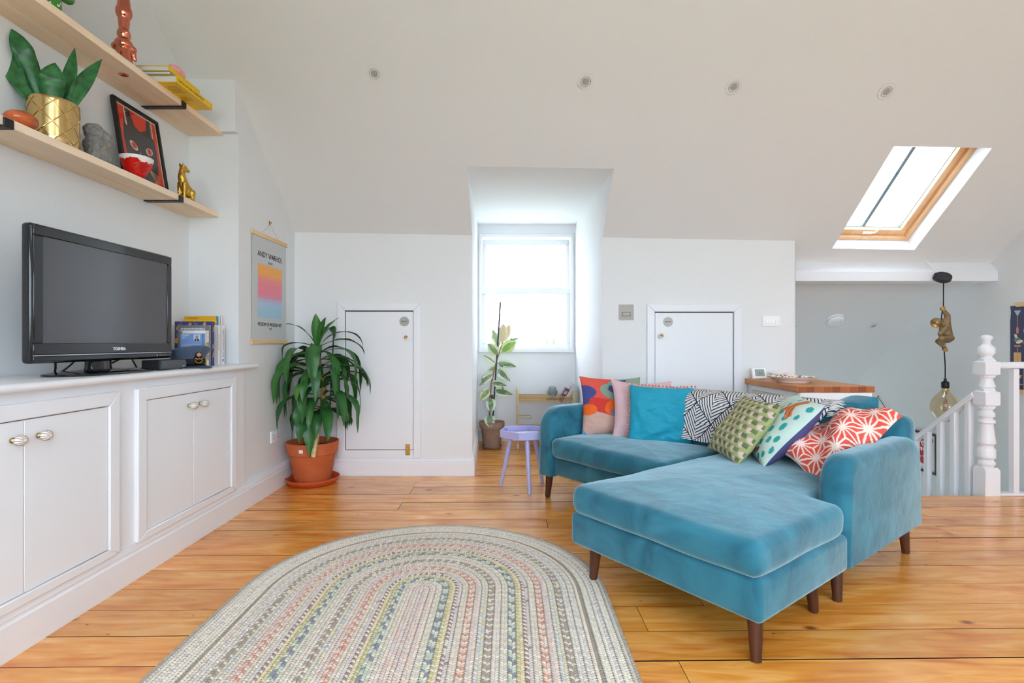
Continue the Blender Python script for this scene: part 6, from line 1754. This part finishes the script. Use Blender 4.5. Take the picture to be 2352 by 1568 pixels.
# ================================================================== STAIR BALUSTRADE
NX, NY = 3.365, 3.685
sbal = thing('stair_balustrade', 'white turned newel post with sloping stair handrail and balusters', 'banister', (NX, NY, 0))
def sq(hw, z, ch=0.0): return [(hw, -hw + ch, z), (hw, hw - ch, z), (hw - ch, hw, z), (-hw + ch, hw, z), (-hw, hw - ch, z), (-hw, -hw + ch, z), (-hw + ch, -hw, z), (hw - ch, -hw, z)]
B = 0.053
mb = MB()
loft(mb, [sq(B, -0.02, 0.004), sq(B, 0.175, 0.004), sq(B * 0.90, 0.195, 0.014)])
nb = mb.build('newel_base', white_gloss, sbal, smooth=25)
mb = MB().lathe([(0.0381, 0.185), (0.0403, 0.205), (0.0482, 0.212), (0.0504, 0.222), (0.0470, 0.232), (0.0381, 0.240), (0.0381, 0.248), (0.0448, 0.254), (0.0510, 0.262), (0.0510, 0.318), (0.0426, 0.330), (0.0381, 0.338), (0.0381, 0.346), (0.0426, 0.352), (0.0510, 0.362), (0.0510, 0.370), (0.0482, 0.392), (0.0381, 0.488), (0.0381, 0.498), (0.0482, 0.506), (0.0493, 0.516), (0.0448, 0.526), (0.0336, 0.534), (0.0336, 0.542), (0.0470, 0.550), (0.0482, 0.572), (0.0403, 0.584), (0.0336, 0.592), (0.0358, 0.60), (0.0448, 0.606), (0.0459, 0.62)], 40)
mb.build('turned_shaft', white_gloss, sbal, smooth=35)
def block(z0, z1):
    loft(MB(), [sq(B * 0.78, z0 - 0.004, 0.016), sq(B * 0.80, z0 + 0.006, 0.016), sq(B, z0 + 0.014, 0.004), sq(B, z1 - 0.014, 0.004), sq(B * 0.80, z1 - 0.006, 0.016), sq(B * 0.78, z1 + 0.004, 0.016)]).build('newel_block', white_gloss, sbal, smooth=25)
block(0.618, 0.735)
MB().lathe([(0.0448, 0.738), (0.0459, 0.745), (0.0403, 0.752), (0.0493, 0.757), (0.0482, 0.768), (0.0336, 0.812), (0.0358, 0.820), (0.0448, 0.824), (0.0448, 0.832)], 40).build('turned_collar', white_gloss, sbal, smooth=35)
block(0.832, 0.945)
MB().lathe([(0.0403, 0.947), (0.0426, 0.955), (0.0336, 0.965), (0.0336, 0.972), (0.0482, 0.990), (0.0498, 1.0), (0.0498, 1.028), (0.0448, 1.036), (0.0246, 1.060), (0.0224, 1.072), (0.0246, 1.082), (0.0336, 1.092), (0.0353, 1.102), (0.0314, 1.114), (0.0157, 1.122), (0, 1.124)], 40, caps=False).build('finial', white_gloss, sbal, smooth=35)
# sloping rail
slope = -0.764
p0 = Vector((-0.03, 0.05, 0.695)); L_ = 1.7
def railprof(mb, a, b, r=0.031):
    a, b = Vector(a), Vector(b); d = (b - a).normalized(); s = d.cross(Vector((0, 0, 1))).normalized(); u = s.cross(d)
    vs = []
    for p in (a, b):
        for k in range(16):
            t_ = 2 * math.pi * k / 16
            vs.append(p + s * r * math.cos(t_) * 1.0 + u * r * (math.sin(t_) if math.sin(t_) > -0.6 else -0.6) * 0.9)
    return mb.add(vs, [(k, (k + 1) % 16, 16 + (k + 1) % 16, 16 + k) for k in range(16)] + [tuple(reversed(range(16))), tuple(range(16, 32))])
railprof(MB(), p0, p0 + Vector((0, L_, slope * L_))).build('handrail', white_gloss, sbal)
for k in range(11):
    dy = 0.105 + 0.1245 * k
    zt = p0.z + slope * (dy - 0.05) - 0.022
    zb = -0.12 + slope * (dy - 0.05) - 0.05
    mb = MB(); h = 0.0195
    mb.add([(-0.03 + sx * h, dy + sy * h, zb) for sx, sy in ((-1, -1), (1, -1), (1, 1), (-1, 1))] + [(-0.03 + sx * h, dy + sy * h, zt + slope * sy * h) for sx, sy in ((-1, -1), (1, -1), (1, 1), (-1, 1))], [(3, 2, 1, 0), (4, 5, 6, 7), (0, 1, 5, 4), (1, 2, 6, 5), (2, 3, 7, 6), (3, 0, 4, 7)])
    mb.build('baluster', white_gloss, sbal, bevel=0.0015)
MB().prism([(0.02, -0.20), (1.75, -0.20 + slope * 1.73), (1.75, -0.45 + slope * 1.73), (0.02, -0.45)], lambda a, b, h: (h, a, b), (-0.05, -0.01)).build('string_board', white_gloss, sbal, smooth=0)
lb = thing('landing_balustrade', 'white level guard rail with square balusters right of the newel post', 'banister', (NX + 0.05, NY - 0.02, 0))
railprof(MB(), (0.0, 0.0, 0.905), (XR - NX - 0.05, 0.0, 0.905)).build('handrail', white_gloss, lb)
MB().span((0.0, -0.028, 0.0), (XR - NX - 0.05, 0.028, 0.018)).build('base_rail', white_gloss, lb, bevel=0.003)
for k in range(6):
    MB().span((0.125 + 0.106 * k - 0.0195, -0.0195, 0.018), (0.125 + 0.106 * k + 0.0195, 0.0195, 0.885)).build('baluster', white_gloss, lb, bevel=0.0015)

# ================================================================== MONKEY PENDANT LAMP
pdx = Vector((3.535, 4.265, 0))
pn = thing('pendant_lamp', 'pendant lamp with a gold monkey climbing its flex and a large amber bulb', 'lamp', pdx)
rot = Matrix.Rotation(R(-14), 3, 'Y') @ Matrix.Rotation(R(38), 3, 'X')
MB().lathe([(0.0, 0.020), (0.058, 0.020), (0.061, 0.016), (0.061, -0.012), (0.058, -0.016), (0.0, -0.018)], 36, (0, 0, 1.598), rot, caps=False).build('ceiling_rose', mat('black_matt_rose', '#26272c', 0.5), pn)
MB().lathe([(0.008, 0.0), (0.006, -0.014)], 12, (0.004, -0.006, 1.584), rot).build('cord_grip', black_metal, pn)
MB().tube([(-0.002, 0.02, 1.615), (-0.03, 0.045, 1.675), (-0.075, 0.085, 1.755), (-0.078, 0.115, 1.765)], 0.0035, 8).build('white_flex', plastic_white, pn)
cz = lambda py: EYE + (CY - py) / F * pdx.y
cxp = lambda px: (px - CX) / F * pdx.y - pdx.x
MB().tube([(0.004, -0.006, 1.58), (cxp(2167), 0, cz(672)), (cxp(2167), 0, cz(705)), (cxp(2163), 0, cz(722)), (cxp(2161), 0, cz(755)), (cxp(2163), 0, cz(790)), (cxp(2169), 0, cz(808)), (cxp(2171), 0, cz(840)), (cxp(2171), 0, cz(868))], 0.0042, 8).build('flex', mat('black_flex', '#241f20', 0.7), pn)
sk_ = MB().lathe([(0.008, 0.055), (0.010, 0.050), (0.010, 0.034), (0.026, 0.024), (0.027, 0.020), (0.027, -0.020), (0.025, -0.025), (0, -0.025)], 32, (cxp(2171), 0, cz(884)), caps=False).build('lampholder', black_metal, pn)
bz = cz(884)
MB().lathe([(0.024, -0.028), (0.024, -0.040), (0.032, -0.048)], 28, (cxp(2171), 0, bz), caps=False).build('bulb_collar', pale_gold, pn)
bp_ = [(0.026, -0.040), (0.030, -0.050), (0.040, -0.062), (0.068, -0.092), (0.090, -0.130), (0.099, -0.165), (0.100, -0.190), (0.092, -0.228), (0.066, -0.270), (0.030, -0.297), (0.0, -0.303)]
MB().lathe(bp_, 40, (cxp(2171), 0, bz), caps=False).build('bulb_glass', clear_glass('amber_glass', hexc('#f5ead6'), 0.10, 0.03), pn)
MB().lathe([(0.018, -0.03), (0.014, -0.07), (0.006, -0.085), (0.005, -0.12)], 16, (cxp(2171), 0, bz)).build('bulb_stem', clear_glass('stem_glass', hexc('#efe2c6'), 0.2), pn)
MB().tube([(cxp(2171) + 0.016 * math.cos(i * 0.9), 0.016 * math.sin(i * 0.9), bz - 0.115 - 0.0017 * i) for i in range(60)], 0.0016, 5).build('filament', mat('copper_filament', '#d28a5c', 0.4, metal=0.5), pn)
# monkey: drawn in the x-z plane facing left, depth along y
def mk(px, py, dy=0.0): return Vector((cxp(px), dy, cz(py)))
fur = mat('antique_gold_fur', '#8d7350', 0.5, metal=0.35, bump=0.6, bscale=220, var=0.25, vscale=40)
ml = blob('monkey_body', [('c', mk(2171, 752), mk(2174, 775), 0.042, 0.046), ('c', mk(2172, 740), mk(2171, 752), 0.034, 0.042), ('e', mk(2150, 740), (0.038, 0.040, 0.036)), ('e', mk(2147, 745), (0.026, 0.028, 0.026)), ('c', mk(2158, 742), mk(2168, 745), 0.026, 0.032),
     ('c', mk(2173, 742, -0.01), mk(2176, 725, 0.0), 0.025, 0.021), ('c', mk(2176, 725), mk(2166, 711), 0.021, 0.015), ('e', mk(2164, 709), (0.017, 0.016, 0.014)),
     ('c', mk(2165, 752, -0.035), mk(2149, 767, -0.045), 0.021, 0.018), ('c', mk(2149, 767, -0.045), mk(2160, 757, -0.012), 0.018, 0.013), ('e', mk(2160, 757, -0.008), (0.016, 0.014, 0.013)),
     ('c', mk(2176, 776, -0.03), mk(2152, 778, -0.045), 0.028, 0.024), ('c', mk(2152, 778, -0.045), mk(2160, 793, -0.015), 0.023, 0.015), ('e', mk(2161, 791, -0.012), (0.016, 0.015, 0.014)),
     ('c', mk(2178, 778, 0.03), mk(2162, 784, 0.03), 0.028, 0.022), ('c', mk(2162, 784, 0.03), mk(2170, 799, 0.0), 0.020, 0.014), ('e', mk(2169, 802, -0.004), (0.022, 0.016, 0.013)),
     ('c', mk(2180, 770), mk(2184, 779), 0.026, 0.012), ('e', mk(2158, 733, -0.036), (0.010, 0.005, 0.011)), ('e', mk(2158, 733, 0.036), (0.010, 0.005, 0.011))],
     0.0042, fur, pn, smooth=2)
gf = mat('bright_gold_face', '#cfa45c', 0.35, metal=0.6)
blob('monkey_face', [('e', mk(2145, 748, -0.008), (0.024, 0.024, 0.017)), ('e', mk(2147, 741, -0.018), (0.020, 0.020, 0.012)), ('e', mk(2144, 751, -0.022), (0.015, 0.013, 0.007))], 0.0032, gf, ml)
for s in (-0.032, -0.010): MB().ball(mk(2140.6, 740, s), (0.004, 0.004, 0.003), None, 10, 8).build('monkey_eye', mat('dark_bronze', '#4a3520', 0.4), ml)
for (px, py, dy) in ((2163, 708, -0.012), (2160, 756, -0.018), (2161, 791, -0.022), (2168, 803, -0.014)):
    mb = MB()
    for q in range(4): mb.tube([mk(px - 4, py - 3 + q * 2.0, dy), mk(px - 1, py - 3 + q * 2.0, dy - 0.008), mk(px + 4, py - 2.5 + q * 2.0, dy - 0.004)], 0.0042, 6)
    mb.build('monkey_paw', gf, ml)

# ================================================================== PICTURES ON THE RIGHT WALL
fw = lambda a, b, h: (XR - h, a, b)
np_ = thing('navy_poster', 'navy illustrated poster in wooden clips at the right picture edge', 'poster', (XR, 3.93, 0.69))
hwp, hp = 0.258, 0.67
lw = lambda a, b, h: (-h, -a, b)            # a runs to the viewer's right along the wall
MB().prism([(-hwp, 0.0), (hwp, 0.0), (hwp, hp), (hwp - 0.3, hp + 0.004), (-hwp, hp), (-hwp + 0.006, hp - 0.05), (-hwp, hp - 0.12)], lw, (0.004, 0.0055)).build('paper', mat('navy_paper', '#474c66', 0.85), np_, smooth=0)
for z in (-0.02, hp - 0.005):
    MB().prism([(-hwp + 0.055, z - 0.006), (hwp, z - 0.006), (hwp, z + 0.03), (-hwp + 0.045, z + 0.03)], lw, (0.001, 0.016)).build('wood_clip', beech, np_, bevel=0.002)
pm = [mat('poster_peach', '#d98a6a', 0.8), mat('poster_tan', '#d8ab72', 0.8), mat('poster_pale', '#a9c3cf', 0.8), mat('poster_gold', '#e0b04c', 0.8), mat('poster_green', '#6f8a78', 0.8), mat('poster_cream', '#ddd6c2', 0.8)]
X0 = -hwp + 0.06
sh = [([(X0 - 0.028, 0.632), (X0 + 0.028, 0.632), (X0, 0.585)], 2), (rect(X0 - 0.003, 0.50, X0 + 0.003, 0.59), 0), (ell(X0, 0.475, 0.011, 0.03), 0),
      (rect(X0 - 0.030, 0.21, X0 + 0.030, 0.30), 1), (rect(X0 - 0.003, 0.21, X0 + 0.003, 0.345), 0), (ell(X0 - 0.014, 0.352, 0.014, 0.007), 0), (ell(X0 + 0.014, 0.352, 0.014, 0.007), 0),
      (ell(X0, 0.40, 0.028, 0.020), 4), (ell(X0 + 0.018, 0.385, 0.030, 0.013, 16, 0.3), 5), (ell(X0 - 0.012, 0.43, 0.012, 0.018, 16, 0.5), 5), (ell(X0 + 0.10, 0.47, 0.05, 0.045), 2), (ell(X0 - 0.005, 0.10, 0.036, 0.010, 16, 0.15), 3), (ell(X0 + 0.02, 0.112, 0.02, 0.008, 14, 0.5), 3), (ell(X0 + 0.03, 0.05, 0.018, 0.005), 0), ([(X0 + 0.05, 0.38), (X0 + 0.14, 0.33), (X0 + 0.14, 0.32), (X0 + 0.05, 0.37)], 0), (ell(X0 + 0.2, 0.22, 0.04, 0.08), 4), (ell(X0 + 0.25, 0.5, 0.05, 0.03), 1), (ell(X0 + 0.2, 0.6, 0.05, 0.02), 3)]
tag(flat_print('printed_drawing', sh, pm, lambda a, b, h: (-0.0056 - h * 0.3, -a, b), np_), kind='stuff')

rp = thing('framed_print', 'black-framed red and white print low on the stairwell wall, behind the balusters', 'picture', (XR, 5.075, -0.18))
fwid, fh = 0.18, 0.385
mb = MB()
for a, b, c, d in ((-fwid, fwid, 0, 0.02), (-fwid, fwid, fh - 0.02, fh), (-fwid, -fwid + 0.02, 0.02, fh - 0.02), (fwid - 0.02, fwid, 0.02, fh - 0.02)):
    mb.span((-0.022, a, c), (-0.001, b, d))
mb.build('frame', mat('black_frame'), rp, bevel=0.002)
MB().span((-0.010, -fwid + 0.018, 0.018), (-0.002, fwid - 0.018, fh - 0.018)).build('mount', mat('print_white', '#e6e4e6', 0.8), rp, smooth=0)
g = random.Random(14); sh = [(rect(-0.13, fh - 0.09, -0.06, fh - 0.05), 0), (rect(0.06, fh - 0.09, 0.13, fh - 0.05), 0), (ell(0, fh * 0.52, 0.10, 0.115), 0)]
for k in range(26):
    a, r = g.uniform(0, 6.28), g.uniform(0.01, 0.09)
    sh.append((ell(r * math.cos(a), fh * 0.52 + r * 1.05 * math.sin(a), g.uniform(0.006, 0.02), g.uniform(0.004, 0.010), 12, g.uniform(0, 3)), 1))
sh += [([(-0.05, 0.09), (0.04, 0.12), (0.02, 0.075)], 0), (rect(-0.12, 0.04, -0.09, 0.055), 0)]
flat_print('print', sh, [mat('crimson_ink', '#c02a3a', 0.7), mat('print_white')], lambda a, b, h: (-0.0101 - h * 0.15, -a, b), rp)

sp_ = thing('scroll_poster', 'pale scroll poster on a black bar, low on the stairwell wall behind the sofa', 'poster', (XR, 5.69, -0.25))
for z in (0.0, 0.54): MB().tube([(-0.012, -0.285, z), (-0.012, 0.285, z)], 0.013, 12).build('hanger_bar', black_metal, sp_)
MB().span((-0.009, -0.24, 0.0), (-0.007, 0.24, 0.54)).build('paper', mat('pale_green_paper', '#cdd2c6', 0.85), sp_, smooth=0)
sh = [(rect(-0.20 + 0.11 * c, 0.42 - 0.1 * r, -0.12 + 0.11 * c, 0.50 - 0.1 * r), 0) for c in range(4) for r in range(4)]
flat_print('print', sh, [mat('dark_green_ink', '#3c433f', 0.8)], lambda a, b, h: (-0.0092 - h * 0.1, -a, b), sp_)
MB().tube([(-0.012, -0.20, 0.55), (-0.006, 0.0, 0.728), (-0.012, 0.20, 0.55)], 0.003, 6).build('hanging_cord', mat('black_flex'), sp_)
MB().lathe([(0.005, 0), (0.005, 0.012)], 10, (0, 0, 0.735), Matrix.Rotation(R(-90), 3, 'Y')).build('wall_nail', mat('worn_brass'), sp_)

# ================================================================== TREES BEYOND THE WINDOW
leafm = mat('far_foliage', '#557a3e', 0.9, var=0.35, vscale=1.2)
trunkm = mat('far_bark', '#5a4a3a', 0.95)
g = random.Random(44)
spots = [(-5.0, 42, 1.9, 3.2), (-1.2, 45, 1.45, 2.6), (1.1, 44, 2.15, 2.7), (2.4, 40, 1.95, 1.3), (4.0, 46, 1.2, 2.0), (5.1, 43, 1.55, 1.9), (7.8, 45, 1.6, 2.8), (-8.5, 44, 1.5, 2.8)]
names = ['rounded pale green tree at the left edge of the window view', 'low hazy tree just behind the rubber plant in the window', 'tallest round tree in the middle of the window view', 'small pointed tree beside the tallest one in the window', 'low tree in the dip of the distant treeline', 'rounded tree near the right edge of the lower pane', 'distant tree beyond the right edge of the lower pane', 'distant tree far left, out past the window frame']
for (x, Y, ztop, r), lb_ in zip(spots, names):
    t = thing('tree', lb_, 'tree', (x, Y, -8), group='distant trees outside the window')
    zt = ztop + 8
    mb = MB()
    for k in range(70):
        a, ph, q = g.uniform(0, 6.28), g.uniform(-0.5, 1.5), g.uniform(0.72, 1.0)
        mb.ball((r * q * math.cos(a) * math.cos(ph) * 0.85, r * q * math.sin(a) * math.cos(ph) * 0.85, zt - r * 1.15 + r * q * math.sin(ph)), r * g.uniform(0.13, 0.24), None, 8, 6)
    mb.ball((0, 0, zt - r * 1.15), (r * 0.75, r * 0.75, r * 0.8), None, 16, 10)
    mb.build('crown', leafm, t, smooth=40)
    MB().tube([(0, 0, 0), (0, 0, zt - r * 1.4)], [0.28, 0.16], 8).build('trunk', trunkm, t)
